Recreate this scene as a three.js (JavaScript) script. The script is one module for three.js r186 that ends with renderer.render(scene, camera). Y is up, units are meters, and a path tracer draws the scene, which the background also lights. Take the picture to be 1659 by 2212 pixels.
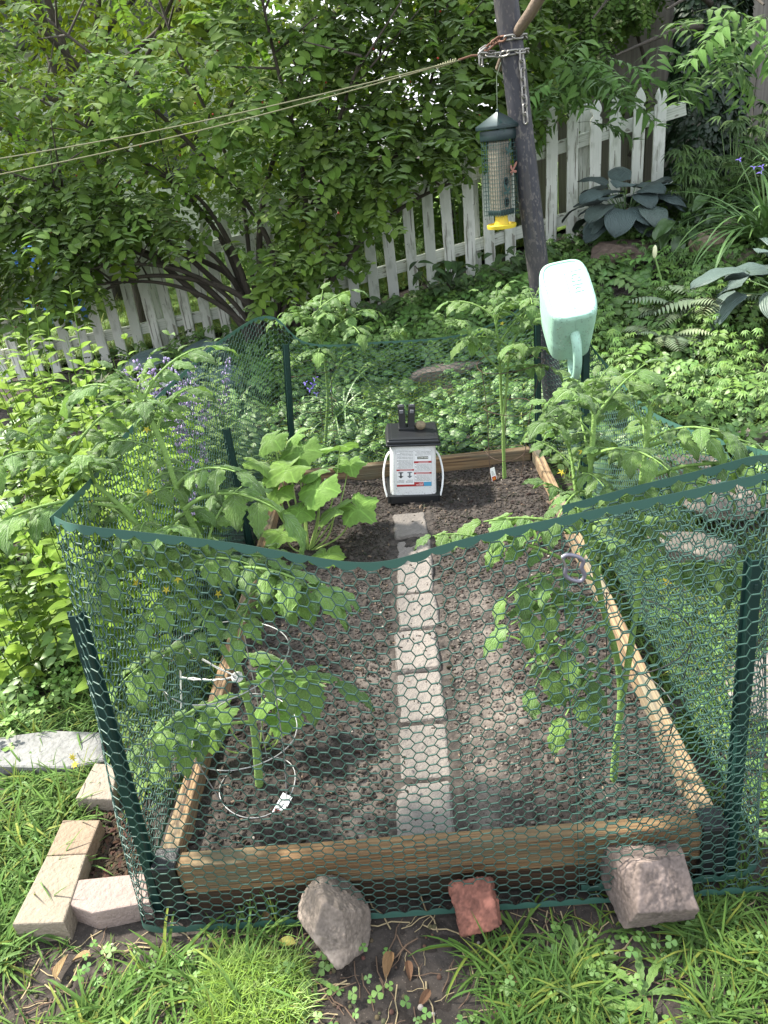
import * as THREE from 'three';
import { mergeGeometries, toCreasedNormals, mergeVertices } from 'three/addons/utils/BufferGeometryUtils.js';
import { RoundedBoxGeometry } from 'three/addons/geometries/RoundedBoxGeometry.js';

// ---------- camera, sky, sun, exposure ----------
const scene = new THREE.Scene();
const FOCAL = 1600, CX = 829.5, CY = 1106;                       // pixels of a 1659 x 2212 picture
const camera = new THREE.PerspectiveCamera(2 * Math.atan(CY / FOCAL) * 180 / Math.PI, 0.75, 0.05, 200);
camera.position.set(0.0482, 1.5189, 1.0721);
camera.rotation.set(-26.983 * Math.PI / 180, 3.415 * Math.PI / 180, -7.191 * Math.PI / 180, 'YXZ');
camera.updateMatrixWorld(true);
const renderer = new THREE.WebGLRenderer({ antialias: true });
renderer.toneMapping = THREE.LinearToneMapping;
renderer.toneMappingExposure = 2.75;
renderer.shadowMap.enabled = true;

const SUN = new THREE.Vector3(-0.60, 0.75, -0.28).normalize();
{ // pale hazy summer sky with thin high cloud
  const w = 256, h = 128, d = new Float32Array(w * h * 4);
  for (let j = 0; j < h; j++) for (let i = 0; i < w; i++) {
    const el = ((j + 0.5) / h - 0.5) * Math.PI, az = ((i + 0.5) / w - 0.5) * 2 * Math.PI;
    const up = Math.max(0, Math.sin(el)), k = 1 - Math.pow(1 - up, 2.2);
    const c = 0.5 + 0.5 * Math.sin(az * 3 + Math.sin(el * 7) * 1.4) * Math.sin(el * 9 + Math.cos(az * 2) * 1.6);
    const cl = 0.10 * c * Math.min(1, up * 4);
    const o = (j * w + i) * 4;
    d[o] = (1.00 - 0.24 * k + cl) * 0.80; d[o + 1] = (1.02 - 0.16 * k + cl) * 0.80; d[o + 2] = (1.03 - 0.04 * k + cl) * 0.80; d[o + 3] = 1;
    if (el < -0.02) { d[o] *= 0.45; d[o + 1] *= 0.45; d[o + 2] *= 0.42; }
  }
  const t = new THREE.DataTexture(d, w, h, THREE.RGBAFormat, THREE.FloatType);
  t.mapping = THREE.EquirectangularReflectionMapping; t.magFilter = t.minFilter = THREE.LinearFilter; t.wrapS = THREE.RepeatWrapping; t.needsUpdate = true;
  scene.background = t; scene.environment = t;
}
const sun = new THREE.DirectionalLight(new THREE.Color(1.0, 0.955, 0.84), 4.7);
sun.position.copy(SUN).multiplyScalar(20); sun.target.position.set(0, 0, -1.5);
sun.position.add(sun.target.position);
sun.castShadow = true; sun.shadow.radius = 7; sun.shadow.mapSize.set(4096, 4096);
Object.assign(sun.shadow.camera, { left: -9, right: 9, top: 9, bottom: -9, near: 1, far: 60 });
scene.add(sun, sun.target);

// ---------- helpers ----------
const V3 = (x, y, z) => new THREE.Vector3(x, y, z);
function ray(u, v) { return V3((u - CX) / FOCAL, -(v - CY) / FOCAL, -1).applyEuler(camera.rotation); }
function onY(u, v, y) { const d = ray(u, v), t = (y - camera.position.y) / d.y; return d.multiplyScalar(t).add(camera.position); }
function onZ(u, v, z) { const d = ray(u, v), t = (z - camera.position.z) / d.z; return d.multiplyScalar(t).add(camera.position); }
function onX(u, v, x) { const d = ray(u, v), t = (x - camera.position.x) / d.x; return d.multiplyScalar(t).add(camera.position); }
function rng(seed) { let a = seed >>> 0; const f = () => { a = (a + 0x6D2B79F5) | 0; let t = Math.imul(a ^ (a >>> 15), 1 | a); t = (t + Math.imul(t ^ (t >>> 7), 61 | t)) ^ t; return ((t ^ (t >>> 14)) >>> 0) / 4294967296; };
  f.r = (lo, hi) => lo + (hi - lo) * f(); f.i = n => Math.floor(f() * n); f.g = () => (f() + f() + f() - 1.5) / 1.5; return f; }
function h3(i, j, k) { let n = Math.imul(i, 374761393) + Math.imul(j, 668265263) + Math.imul(k, 2147483647 ^ 0x5bd1e995); n = Math.imul(n ^ (n >>> 13), 1274126177); return ((n ^ (n >>> 16)) >>> 0) / 4294967296; }
const sm = t => t * t * (3 - 2 * t), clamp = (x, a = 0, b = 1) => Math.min(b, Math.max(a, x)), lerp = (a, b, t) => a + (b - a) * t, sstep = (a, b, x) => sm(clamp((x - a) / (b - a)));
function noise(x, y, z = 0) { const i = Math.floor(x), j = Math.floor(y), k = Math.floor(z), u = sm(x - i), v = sm(y - j), w = sm(z - k);
  const L = (a, b, t) => a + (b - a) * t;
  return L(L(L(h3(i, j, k), h3(i + 1, j, k), u), L(h3(i, j + 1, k), h3(i + 1, j + 1, k), u), v), L(L(h3(i, j, k + 1), h3(i + 1, j, k + 1), u), L(h3(i, j + 1, k + 1), h3(i + 1, j + 1, k + 1), u), v), w); }
function fbm(x, y, z = 0, o = 4) { let s = 0, a = 0.5, t = 0; for (let n = 0; n < o; n++) { s += a * noise(x, y, z); t += a; x = x * 2.03 + 17.1; y = y * 2.03 + 3.7; z = z * 2.03 + 9.2; a *= 0.5; } return s / t; }
function pnoise(x, y, p, q = p, s = 0) { const i = Math.floor(x), j = Math.floor(y), u = sm(x - i), v = sm(y - j), m = (a, b) => ((a % b) + b) % b; const L = lerp;
  return L(L(h3(m(i, p), m(j, q), s), h3(m(i + 1, p), m(j, q), s), u), L(h3(m(i, p), m(j + 1, q), s), h3(m(i + 1, p), m(j + 1, q), s), u), v); }
function pfbm(u, v, p, q = p, o = 4, s = 0) { let r = 0, a = 0.5, t = 0; for (let n = 0; n < o; n++) { r += a * pnoise(u * p, v * q, p, q, s + n); t += a; p *= 2; q *= 2; a *= 0.5; } return r / t; }
function tex(w, h, fn, linear = false) { // fn(u, v) -> [r, g, b] in 0..1 (linear light for colour maps)
  const d = new Uint8Array(w * h * 4); const e = x => { x = clamp(x); return Math.round(255 * (linear ? x : (x <= 0.0031308 ? 12.92 * x : 1.055 * Math.pow(x, 1 / 2.4) - 0.055))); };
  for (let j = 0; j < h; j++) for (let i = 0; i < w; i++) { const c = fn((i + 0.5) / w, (j + 0.5) / h), o = (j * w + i) * 4; d[o] = e(c[0]); d[o + 1] = e(c[1]); d[o + 2] = e(c[2]); d[o + 3] = 255; }
  const t = new THREE.DataTexture(d, w, h); t.wrapS = t.wrapT = THREE.RepeatWrapping; t.magFilter = THREE.LinearFilter; t.minFilter = THREE.LinearMipmapLinearFilter; t.generateMipmaps = true;
  if (!linear) t.colorSpace = THREE.SRGBColorSpace; t.needsUpdate = true; return t; }
const mix3 = (a, b, t) => [lerp(a[0], b[0], t), lerp(a[1], b[1], t), lerp(a[2], b[2], t)];
const lin = (r, g, b) => new THREE.Color().setRGB(r, g, b);

class MB { // collects triangles into one mesh
  constructor() { this.p = []; this.n = []; this.u = []; this.c = []; this.i = []; this.color = [1, 1, 1]; }
  v(x, y, z, nx, ny, nz, u = 0, v = 0) { this.p.push(x, y, z); this.n.push(nx, ny, nz); this.u.push(u, v); this.c.push(...this.color); return this.p.length / 3 - 1; }
  t(a, b, c) { this.i.push(a, b, c); }
  q(a, b, c, d) { this.i.push(a, b, c, a, c, d); }
  tube(pts, rad, seg = 6, cap = true, vs = 1) { // pts Vector3[], rad number | fn(t)
    const n = pts.length, R = typeof rad === 'function' ? rad : () => rad; let N = null; const rows = []; let len = 0;
    for (let k = 0; k < n; k++) {
      const T = pts[Math.min(n - 1, k + 1)].clone().sub(pts[Math.max(0, k - 1)]).normalize();
      if (!N) { N = Math.abs(T.y) < 0.9 ? V3(0, 1, 0) : V3(1, 0, 0); N.sub(T.clone().multiplyScalar(N.dot(T))).normalize(); } else N.sub(T.clone().multiplyScalar(N.dot(T))).normalize();
      const B = T.clone().cross(N), r = R(k / (n - 1)); if (k) len += pts[k].distanceTo(pts[k - 1]); const row = [];
      for (let s = 0; s <= seg; s++) { const a = s / seg * 2 * Math.PI, ca = Math.cos(a), sa = Math.sin(a), nx = N.x * ca + B.x * sa, ny = N.y * ca + B.y * sa, nz = N.z * ca + B.z * sa;
        row.push(this.v(pts[k].x + nx * r, pts[k].y + ny * r, pts[k].z + nz * r, nx, ny, nz, s / seg * 2 * Math.PI * r * vs, len * vs)); }
      rows.push(row); if (k) for (let s = 0; s < seg; s++) this.q(rows[k - 1][s], rows[k - 1][s + 1], row[s + 1], row[s]);
      if (cap && (k === 0 || k === n - 1)) { const sg = k ? 1 : -1, c = this.v(pts[k].x, pts[k].y, pts[k].z, T.x * sg, T.y * sg, T.z * sg), ring = []; for (let s = 0; s < seg; s++) { const o = row[s] * 3; ring.push(this.v(this.p[o], this.p[o + 1], this.p[o + 2], T.x * sg, T.y * sg, T.z * sg)); } for (let s = 0; s < seg; s++) k ? this.t(c, ring[s], ring[(s + 1) % seg]) : this.t(c, ring[(s + 1) % seg], ring[s]); }
    } return this; }
  geo(g, m) { const b = this.p.length / 3, P = g.attributes.position, N = g.attributes.normal, U = g.attributes.uv, nm = m ? new THREE.Matrix3().getNormalMatrix(m) : null, a = V3(), c = V3();
    for (let k = 0; k < P.count; k++) { a.fromBufferAttribute(P, k); c.fromBufferAttribute(N, k); if (m) { a.applyMatrix4(m); c.applyMatrix3(nm).normalize(); } this.v(a.x, a.y, a.z, c.x, c.y, c.z, U ? U.getX(k) : 0, U ? U.getY(k) : 0); }
    if (g.index) for (let k = 0; k < g.index.count; k++) this.i.push(b + g.index.getX(k)); else for (let k = 0; k < P.count; k++) this.i.push(b + k); return this; }
  build() { const g = new THREE.BufferGeometry(); g.setAttribute('position', new THREE.Float32BufferAttribute(this.p, 3)); g.setAttribute('normal', new THREE.Float32BufferAttribute(this.n, 3)); g.setAttribute('uv', new THREE.Float32BufferAttribute(this.u, 2)); g.setAttribute('color', new THREE.Float32BufferAttribute(this.c, 3)); g.setIndex(this.i); return g; }
}
function spline(pts, n) { const c = new THREE.CatmullRomCurve3(pts, false, 'centripetal'); return c.getPoints(n); }
const names = {};
function numbered(n) { names[n] = (names[n] ?? -1) + 1; return names[n] ? `${n}_${String(names[n]).padStart(3, '0')}` : n; }
function ud(o, label, category, group, kind) { if (label) o.userData.label = label; if (category) o.userData.category = category; if (group) o.userData.group = group; if (kind) o.userData.kind = kind; return o; }
function thing(name, label, category, pos, group) { const o = new THREE.Group(); o.name = numbered(name); if (pos) o.position.copy(pos); ud(o, label, category, group); scene.add(o); return o; }
function single(name, g, m, label, category, group) { const o = new THREE.Mesh(g, m); o.name = numbered(name); ud(o, label, category, group); o.castShadow = o.receiveShadow = true; scene.add(o); return o; }
function part(parent, name, g, m) { const o = new THREE.Mesh(g, m); o.name = name; o.castShadow = o.receiveShadow = true; parent.add(o); return o; }
function struct(name, g, m) { const o = new THREE.Mesh(g, m); o.name = numbered(name); o.userData.kind = 'structure'; o.castShadow = o.receiveShadow = true; scene.add(o); return o; }
function stuff(name, g, m, mats, colors, label, parent) { const o = new THREE.InstancedMesh(g, m, mats.length); mats.forEach((x, k) => o.setMatrixAt(k, x)); if (colors) colors.forEach((c, k) => o.setColorAt(k, c)); o.name = parent ? name : numbered(name); o.userData.kind = 'stuff'; if (label && !parent) { o.userData.label = label; } o.castShadow = o.receiveShadow = true; (parent || scene).add(o); return o; }
const std = (o) => new THREE.MeshStandardMaterial(o);
const _q = new THREE.Quaternion(), _e = new THREE.Euler();
function mat(x, y, z, rx = 0, ry = 0, rz = 0, s = 1, sy = s, sz = s) { return new THREE.Matrix4().compose(V3(x, y, z), _q.setFromEuler(_e.set(rx, ry, rz, 'YXZ')).clone(), V3(s, sy, sz)); }
// a matrix that stands +Z along dir, +Y near up
function aim(pos, dir, up, s = 1) { const z = dir.clone().normalize(), x = up.clone().cross(z); if (x.lengthSq() < 1e-6) x.set(1, 0, 0); x.normalize(); const y = z.clone().cross(x); return new THREE.Matrix4().makeBasis(x, y, z).scale(V3(s, s, s)).setPosition(pos); }
function put(o, m) { m.decompose(o.position, o.quaternion, o.scale); return o; }

// ---------- terrain ----------
function rise(x) { x = clamp(x, -3.4, 5.5); const a = 0.12 + 0.085 * (x + 2.6), b = 0.29 * (x - 0.25) + 0.37; return Math.log(Math.exp(a * 9) + Math.exp(b * 9)) / 9 - 0.02; }
function terr(x, z) { const S = sstep(-1.15, -4.7, z); return rise(x) * S + (fbm(x * 2.3, z * 2.3, 3) - 0.5) * 0.03; }
const BL_Z = -2.118, HALF = 0.61, TOP = 0.16;                     // the raised bed: x -0.61..0.61, z 0..-2.118
function inBed(x, z, m = 0) { return Math.abs(x) < HALF + m && z < m && z > BL_Z - m; }

// ---------- textures ----------
const soilTex = tex(1024, 1024, (u, v) => { const a = pfbm(u, v, 6, 6, 5), b = pfbm(u, v, 48, 48, 3, 9), c = pfbm(u, v, 20, 20, 3, 21); let k = clamp((a - 0.35) * 1.6); let col = mix3([0.026, 0.0205, 0.017], [0.085, 0.068, 0.058], k * 0.6 + b * 0.5); if (c > 0.62) col = mix3(col, [0.02, 0.014, 0.011], 0.7); const s = pnoise(u * 400, v * 400, 400, 400, 5); if (s > 0.93) col = mix3(col, [0.3, 0.24, 0.19], 0.6); return col; });
const soilBump = tex(512, 512, (u, v) => { const a = pfbm(u, v, 16, 16, 5, 2); return [a, a, a]; }, true);
const woodTex = tex(1024, 256, (u, v) => { const w = pfbm(u, v, 2, 10, 3, 4) * 3, g = pfbm(u, v, 3, 90, 4, 8), r = 0.5 + 0.5 * Math.sin((v * 22 + w + pfbm(u, v, 2, 3, 2, 6) * 5) * 6.28), m = pfbm(u, v, 6, 4, 4, 31); let c = mix3([0.23, 0.15, 0.08], [0.37, 0.265, 0.155], g); c = mix3(c, [0.13, 0.068, 0.03], r * r * 0.6); const st = pfbm(u, v, 3, 60, 3, 77); if (st > 0.58) c = mix3(c, [0.09, 0.06, 0.04], clamp((st - 0.58) * 7)); c = mix3(c, [0.17, 0.16, 0.115], clamp((m - 0.46) * 2.4)); return c; });
const woodBump = tex(512, 256, (u, v) => { const g = pfbm(u, v, 3, 90, 4, 8); return [g, g, g]; }, true);
const stoneTex = tex(512, 512, (u, v) => { const a = pfbm(u, v, 5, 5, 5, 3), b = pnoise(u * 180, v * 180, 180, 180, 7), c = pfbm(u, v, 30, 30, 3, 12); let col = mix3([0.72, 0.7, 0.7], [1.08, 1.05, 1.0], a); col = mix3(col, [0.55, 0.52, 0.5], clamp((c - 0.5) * 2)); if (b > 0.9) col = mix3(col, [1.3, 1.25, 1.2], 0.5); return col.map(x => x * 0.72); });
const stoneBump = tex(512, 512, (u, v) => { const a = pfbm(u, v, 24, 24, 5, 14); return [a, a, a]; }, true);
const speck = tex(512, 512, (u, v) => { const a = pfbm(u, v, 8, 8, 5, 41), b = pnoise(u * 150, v * 150, 150, 150, 43), c = pnoise(u * 70, v * 40, 70, 40, 44); let k = 0.86 + 0.16 * a; if (b > 0.88) k *= 0.62; if (c > 0.9) k *= 1.18; return [k, k * 0.985, k * 0.96].map(x => x * 0.9); });

// ---------- ground ----------
{
  const line = (a, b, s, lo, hi) => { const r = []; let x = -lo; while (x < a) { r.push(x); x += Math.max(s, (a - x) * 0.3); } for (x = a; x < b; x += s) r.push(x); let st = s; while (x < hi) { r.push(x); st *= 1.35; x += st; } r.push(hi); return r; };
  const xs = line(-3.4, 4, 0.07, 60, 60), zs = line(-5.6, 0.9, 0.07, 60, 40), mb = new MB();
  zs.forEach((z, j) => xs.forEach((x, i) => { let y = terr(x, z); if (inBed(x, z, -0.06)) y = Math.min(y, -0.03); mb.v(x, y, z, 0, 1, 0, x / 0.7, z / 0.7); if (i && j) { const w = xs.length, k = j * w + i; mb.q(k - w - 1, k - 1, k, k - w); } }));
  const g = mb.build(); g.computeVertexNormals();
  struct('ground', g, std({ map: soilTex, roughness: 1, bumpMap: soilBump, bumpScale: 0.02 }));
}
// ---------- picket fence ----------
function fenceZ(x) { return -4.62 - 0.045 * Math.max(0, 1.9 - x); }
const paintTex = tex(256, 1024, (u, v) => { const g = pfbm(u, v, 26, 5, 4, 3), a = pfbm(u, v, 4, 6, 5, 17), d = pfbm(u, v, 10, 14, 4, 23), s = pnoise(u * 9, v * 60, 9, 60, 29); let c = mix3([0.64, 0.655, 0.61], [0.80, 0.81, 0.77], a); c = mix3(c, [0.30, 0.33, 0.25], clamp((d - 0.5) * 2.0)); if (g > 0.70 && a > 0.45) c = mix3(c, [0.17, 0.15, 0.12], 0.75); if (s > 0.985) c = [0.03, 0.03, 0.025]; return c; });
const paintBump = tex(256, 512, (u, v) => { const g = pfbm(u, v, 26, 4, 4, 3); return [g, g, g]; }, true);
const paintMats = [0, 1, 2, 3].map(k => { const t = paintTex.clone(); t.offset.set(0.13 * k, 0.27 * k); t.needsUpdate = true; return std({ map: t, bumpMap: paintBump, bumpScale: 0.002, roughness: 0.8, color: lin(...[[1, 1, 1], [0.94, 0.95, 0.92], [1.02, 1.02, 1.0], [0.86, 0.88, 0.84]][k]) }); });
{
  const f = thing('picket_fence', 'weathered white picket fence climbing the slope behind the garden bed', 'fence', V3(0, 0, 0));
  const W = 0.074, T = 0.019;
  const shape = h => { const s = new THREE.Shape(), w = W / 2; s.moveTo(-w, 0); s.lineTo(w, 0); s.lineTo(w, h - 0.135); s.quadraticCurveTo(w * 0.98, h - 0.118, w * 0.55, h - 0.112); s.quadraticCurveTo(w * 0.5, h - 0.095, w * 0.95, h - 0.08); s.quadraticCurveTo(w * 0.98, h - 0.05, 0, h); s.quadraticCurveTo(-w * 0.98, h - 0.05, -w * 0.95, h - 0.08); s.quadraticCurveTo(-w * 0.5, h - 0.095, -w * 0.55, h - 0.112); s.quadraticCurveTo(-w * 0.98, h - 0.118, -w, h - 0.135); s.closePath(); return s; };
  const geos = [0.92, 0.95, 0.98].map(h => { const g = new THREE.ExtrudeGeometry(shape(h), { depth: T, bevelEnabled: true, bevelThickness: 0.002, bevelSize: 0.002, bevelSegments: 1, curveSegments: 4 }); const P = g.attributes.position, U = g.attributes.uv; for (let k = 0; k < P.count; k++) U.setXY(k, P.getX(k) / 0.3 + 0.5, P.getY(k) / 1.2); return g; });
  const R = rng(5); let i = 0;
  const gy = x => rise(x) + 0.0;
  for (let x = -3.55; x < 2.02; x += 0.1475) {
    const p = part(f, 'picket', geos[R.i(3)], paintMats[R.i(4)]); const y = gy(x) - 0.02 + R.r(-0.015, 0.015) - (x > 1.2 ? 0.22 * (x - 1.2) : 0);
    p.position.set(x + R.r(-0.006, 0.006), y, fenceZ(x)); p.rotation.set(R.r(-0.02, 0.02), -0.05, R.r(-0.018, 0.018)); i++;
  }
  for (const hh of [0.2, 0.68]) for (let k = 0; k < 4; k++) { const x0 = -3.6 + k * 1.42, x1 = x0 + 1.42, a = V3(x0, gy(x0) + hh - (x0 > 1.2 ? .15 * (x0 - 1.2) : 0), fenceZ(x0) - 0.03), b = V3(x1, gy(x1) + hh - (x1 > 1.2 ? .15 * (x1 - 1.2) : 0), fenceZ(x1) - 0.03);
    const g = new RoundedBoxGeometry(a.distanceTo(b), 0.085, 0.038, 1, 0.004), r = part(f, 'rail', g, paintMats[3]); r.position.copy(a).lerp(b, 0.5); const d = b.clone().sub(a); r.rotation.set(0, -Math.atan2(d.z, d.x), Math.asin(d.y / d.length()), 'YXZ'); }
  for (const x of [-3.1, -1.9, -0.55, 0.62, 1.42]) { const g = new RoundedBoxGeometry(0.09, 1.15, 0.09, 1, 0.006), r = part(f, 'post', g, paintMats[3]); r.position.set(x, gy(x) + 0.36 - (x > 1.2 ? .1 : 0), fenceZ(x) - 0.1); }
}
// tall weathered board fence beyond
const greyWood = tex(256, 1024, (u, v) => { const g = pfbm(u, v, 30, 4, 4, 53), a = pfbm(u, v, 4, 6, 4, 57); let c = mix3([0.13, 0.115, 0.10], [0.30, 0.275, 0.245], g); return mix3(c, [0.16, 0.15, 0.12], a * 0.6); });
{
  const f = thing('board_fence', 'tall grey weathered board fence overgrown with vines behind the picket fence', 'fence');
  const R = rng(8), ms = [0, 1, 2].map(k => { const t = greyWood.clone(); t.offset.set(k * 0.3, k * 0.2); t.needsUpdate = true; return std({ map: t, roughness: 0.95, bumpMap: woodBump, bumpScale: 0.002, color: lin(1 - 0.1 * k, 1 - 0.1 * k, 1 - 0.08 * k) }); });
  const g = new RoundedBoxGeometry(0.138, 2.6, 0.022, 1, 0.003), U = g.attributes.uv, P = g.attributes.position; for (let k = 0; k < P.count; k++) U.setXY(k, P.getX(k) / 0.35, P.getY(k) / 1.4);
  for (let x = 1.05; x < 5.2; x += 0.1385) { const b = part(f, 'board', g, ms[R.i(3)]); b.position.set(x, rise(x) + 1.15 + R.r(-.03, .03), -5.5 + R.r(-.006, .006) - (x - 1) * 0.02); b.rotation.z = R.r(-.006, .006); }
  for (const h of [0.5, 1.9]) { const r = part(f, 'rail', new RoundedBoxGeometry(4.2, 0.09, 0.04, 1, 0.004), ms[2]); r.position.set(3.1, rise(3.1) + h, -5.6); r.rotation.z = 0.28; }
}

// ---------- raised bed ----------
const woodMats = [[1, 1, 1], [0.92, 0.86, 0.8], [0.85, 0.8, 0.72], [0.74, 0.64, 0.52]].map((c, k) => { const t = woodTex.clone(); t.offset.set(0.31 * k, 0.17 * k); t.needsUpdate = true; return std({ map: t, color: lin(...c), bumpMap: woodBump, bumpScale: 0.0025, roughness: 0.85 }); });
const blackPlastic = std({ color: lin(0.012, 0.013, 0.015), roughness: 0.45, bumpMap: stoneBump, bumpScale: 0.0006 });
{
  const bed = thing('raised_bed', 'rectangular raised garden bed of unpainted timber boards with black corner brackets', 'raised bed', V3(0, 0, 0));
  const board = (len, m) => { const g = new RoundedBoxGeometry(len, 0.15, 0.04, 2, 0.005), P = g.attributes.position, U = g.attributes.uv, N = g.attributes.normal; for (let k = 0; k < P.count; k++) U.setXY(k, P.getX(k) / 1.1 + m * .37, (Math.abs(N.getY(k)) > 0.7 ? P.getZ(k) : P.getY(k)) / 0.28 + m * 0.21); return g; };
  const L = -BL_Z, y = TOP - 0.075;
  const half = (m, h) => { const g = board(1.22 - 0.092, m); g.scale(1, h / 0.15, 1); return g; }; const a = part(bed, 'board', half(0, 0.088), woodMats[3]); a.position.set(0, TOP - 0.044, -0.022); const a2 = part(bed, 'board', half(5, 0.075), std({ map: woodTex, color: lin(0.20, 0.15, 0.12), roughness: 1, bumpMap: stoneBump, bumpScale: 0.004 })); a2.userData.label = 'dark brown lower board'; a2.position.set(0, TOP - 0.088 - 0.039, -0.03);  // lower front board coloured darker than the board above it
  const b = part(bed, 'board', board(1.22 - 0.092, 1), woodMats[1]); b.position.set(0, y, BL_Z + 0.022);
  const c = part(bed, 'board', board(L - 0.092, 2), woodMats[1]); c.rotation.y = Math.PI / 2; c.position.set(-HALF + 0.022, y, BL_Z / 2);
  const d = part(bed, 'board', board(L - 0.092, 3), woodMats[0]); d.rotation.y = Math.PI / 2; d.position.set(HALF - 0.022, y, BL_Z / 2);
  for (const [sx, sz] of [[-1, 1], [1, 1], [-1, -1], [1, -1]]) {
    const m = new MB(); m.geo(new RoundedBoxGeometry(0.054, 0.010, 0.054, 2, 0.004), mat(0, 0.083, 0)); m.geo(new RoundedBoxGeometry(0.050, 0.16, 0.006, 1, 0.002), mat(0, 0.0, sz * 0.024)); m.geo(new RoundedBoxGeometry(0.006, 0.16, 0.042, 1, 0.002), mat(sx * 0.022, 0, 0));
    const q = part(bed, 'corner_bracket', m.build(), blackPlastic); q.position.set(sx * (HALF - 0.022), TOP - 0.08, sz > 0 ? -0.022 : BL_Z + 0.022);
  }
}
function soilY(x, z) { const e = Math.min(HALF - 0.05 - Math.abs(x), -z - 0.05, z - BL_Z - 0.05); return 0.098 + 0.03 * fbm(x * 3.1, z * 3.1, 7) + 0.018 * fbm(x * 14, z * 14, 2, 3) - 0.02 + 0.02 * sstep(0.12, 0.5, Math.abs(x)) - 0.012 * sstep(0.05, 0, e); }
const bedSoilTex = tex(1024, 1024, (u, v) => { // u across the bed, v along it; pale dry crust in trodden lines beside the stones
  const x = (u - 0.5) * 1.14, z = -v * 2.05, a = fbm(x * 9, z * 9, 5, 4), b = fbm(x * 60, z * 60, 8, 3), c = h3(Math.floor(u * 700), Math.floor(v * 1200), 3);
  let k = clamp((b - 0.3) * 1.6); let col = mix3([0.022, 0.0175, 0.015], [0.078, 0.063, 0.054], k);
  const dry = clamp(sstep(0.13, 0.05, Math.abs(x - 0.17 + 0.03 * Math.sin(z * 5))) * sstep(-1.25, -0.9, z) + 0.8 * sstep(0.09, 0.03, Math.abs(x + 0.14)) * sstep(-0.9, -0.6, z) + 0.12 * sstep(-0.5, -0.05, z)) * clamp((a - 0.32) * 3.2);
  col = mix3(col, mix3([0.11, 0.088, 0.074], [0.21, 0.178, 0.155], b), dry * 0.85);
  if (c > 0.993) col = mix3(col, [0.3, 0.25, 0.2], 0.6); return col; });
bedSoilTex.wrapS = bedSoilTex.wrapT = THREE.ClampToEdgeWrapping;
{
  const nx = 110, nz = 190, mb = new MB(), w = 1.14, l = 2.04;
  for (let j = 0; j <= nz; j++) for (let i = 0; i <= nx; i++) { const x = -w / 2 + w * i / nx, z = -0.04 - l * j / nz; mb.v(x, soilY(x, z), z, 0, 1, 0, x / 1.14 + 0.5, -z / 2.05); if (i && j) { const W = nx + 1, k = j * W + i; mb.q(k - W - 1, k - W, k, k - 1); } }
  const g = mb.build(); g.computeVertexNormals(); const bt = soilBump.clone(); bt.repeat.set(3, 5.4); bt.needsUpdate = true;
  struct('garden_soil', g, std({ map: bedSoilTex, roughness: 1, bumpMap: bt, bumpScale: 0.012 }));
  // clods and bark chips
  const R = rng(21), chip = new MB(); chip.geo(new THREE.BoxGeometry(1, 0.28, 0.34, 2, 1, 1)); { for (let k = 0; k < chip.p.length; k += 3) { chip.p[k + 1] += 0.18 * Math.cos(chip.p[k] * 3); chip.p[k + 2] *= 1 - 0.5 * Math.abs(chip.p[k]); } } const cg = chip.build(); cg.computeVertexNormals();
  const clod = new THREE.IcosahedronGeometry(1, 1); { const P = clod.attributes.position; for (let k = 0; k < P.count; k++) { const s = 0.65 + 0.7 * noise(P.getX(k) * 1.7 + 5, P.getY(k) * 1.7, P.getZ(k) * 1.7); P.setXYZ(k, P.getX(k) * s, P.getY(k) * s * 0.7, P.getZ(k) * s); } clod.computeVertexNormals(); }
  const M1 = [], C1 = [], M2 = [], C2 = [];
  const pave = (x, z) => Math.abs(x + 0.008) < 0.085 && z > -1.66;
  for (let k = 0; k < 10500; k++) { const x = R.r(-0.565, 0.565), z = -R.r(0.05, 2.07); if (pave(x, z) && R() > 0.06) continue; const dry = sstep(0.11, 0.04, Math.abs(x - 0.17)) * sstep(-1.25, -0.9, z); if (R() < dry * 0.75 + 0.25 * sstep(-0.7, -0.2, z)) continue;
    const s = R.r(0.004, 0.013) * (R() < 0.08 ? 1.9 : 1), y = soilY(x, z) + (pave(x, z) ? 0.028 : 0.002); M1.push(mat(x, y, z, R.r(-.5, .5), R.r(0, 6.3), R.r(-.5, .5), s)); const t = R(); C1.push(t > 0.94 ? lin(0.16, 0.115, 0.08) : t > 0.7 ? lin(0.055, 0.042, 0.034) : lin(0.022 + 0.016 * R(), 0.0175 + 0.011 * R(), 0.0155)); }
  for (let k = 0; k < 14000; k++) { const x = R.r(-0.565, 0.565), z = -R.r(0.05, 2.07); if (pave(x, z)) continue; const s = R.r(0.0015, 0.005) * (R() < 0.05 ? 2.2 : 1); M2.push(mat(x, soilY(x, z) + s * 0.2, z, R.r(-1, 1), R.r(0, 6.3), 0, s)); const t = R(); const d = sstep(0.12, 0.05, Math.abs(x - 0.17)) * sstep(-1.25, -0.9, z); C2.push(t > 0.995 ? lin(0.34, 0.29, 0.25) : mixC([0.030, 0.024, 0.0205], [0.065, 0.052, 0.044], R(), d)); }
  // mulch between the edging pavers and the bed
  for (let k = 0; k < 900; k++) { const a = R(), b = R(); const p = onY(lerp(185, 320, a), lerp(1745, 1895, b), 0.02); if (p.x > -0.62) continue; const s = R.r(0.006, 0.022); M1.push(mat(p.x, terr(p.x, p.z) + 0.01, p.z, R.r(-.5, .5), R.r(0, 6.3), R.r(-.5, .5), s)); C1.push(lin(0.035 + 0.04 * R() * R(), 0.022 + 0.02 * R() * R(), 0.016)); }
  stuff('bark_mulch', cg, std({ roughness: 1 }), M1, C1, 'dark bark mulch chips scattered over the soil of the bed');
  stuff('soil_crumbs', clod, std({ roughness: 1 }), M2, C2, 'dark brown crumbs of soil over the whole bed');
}
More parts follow.
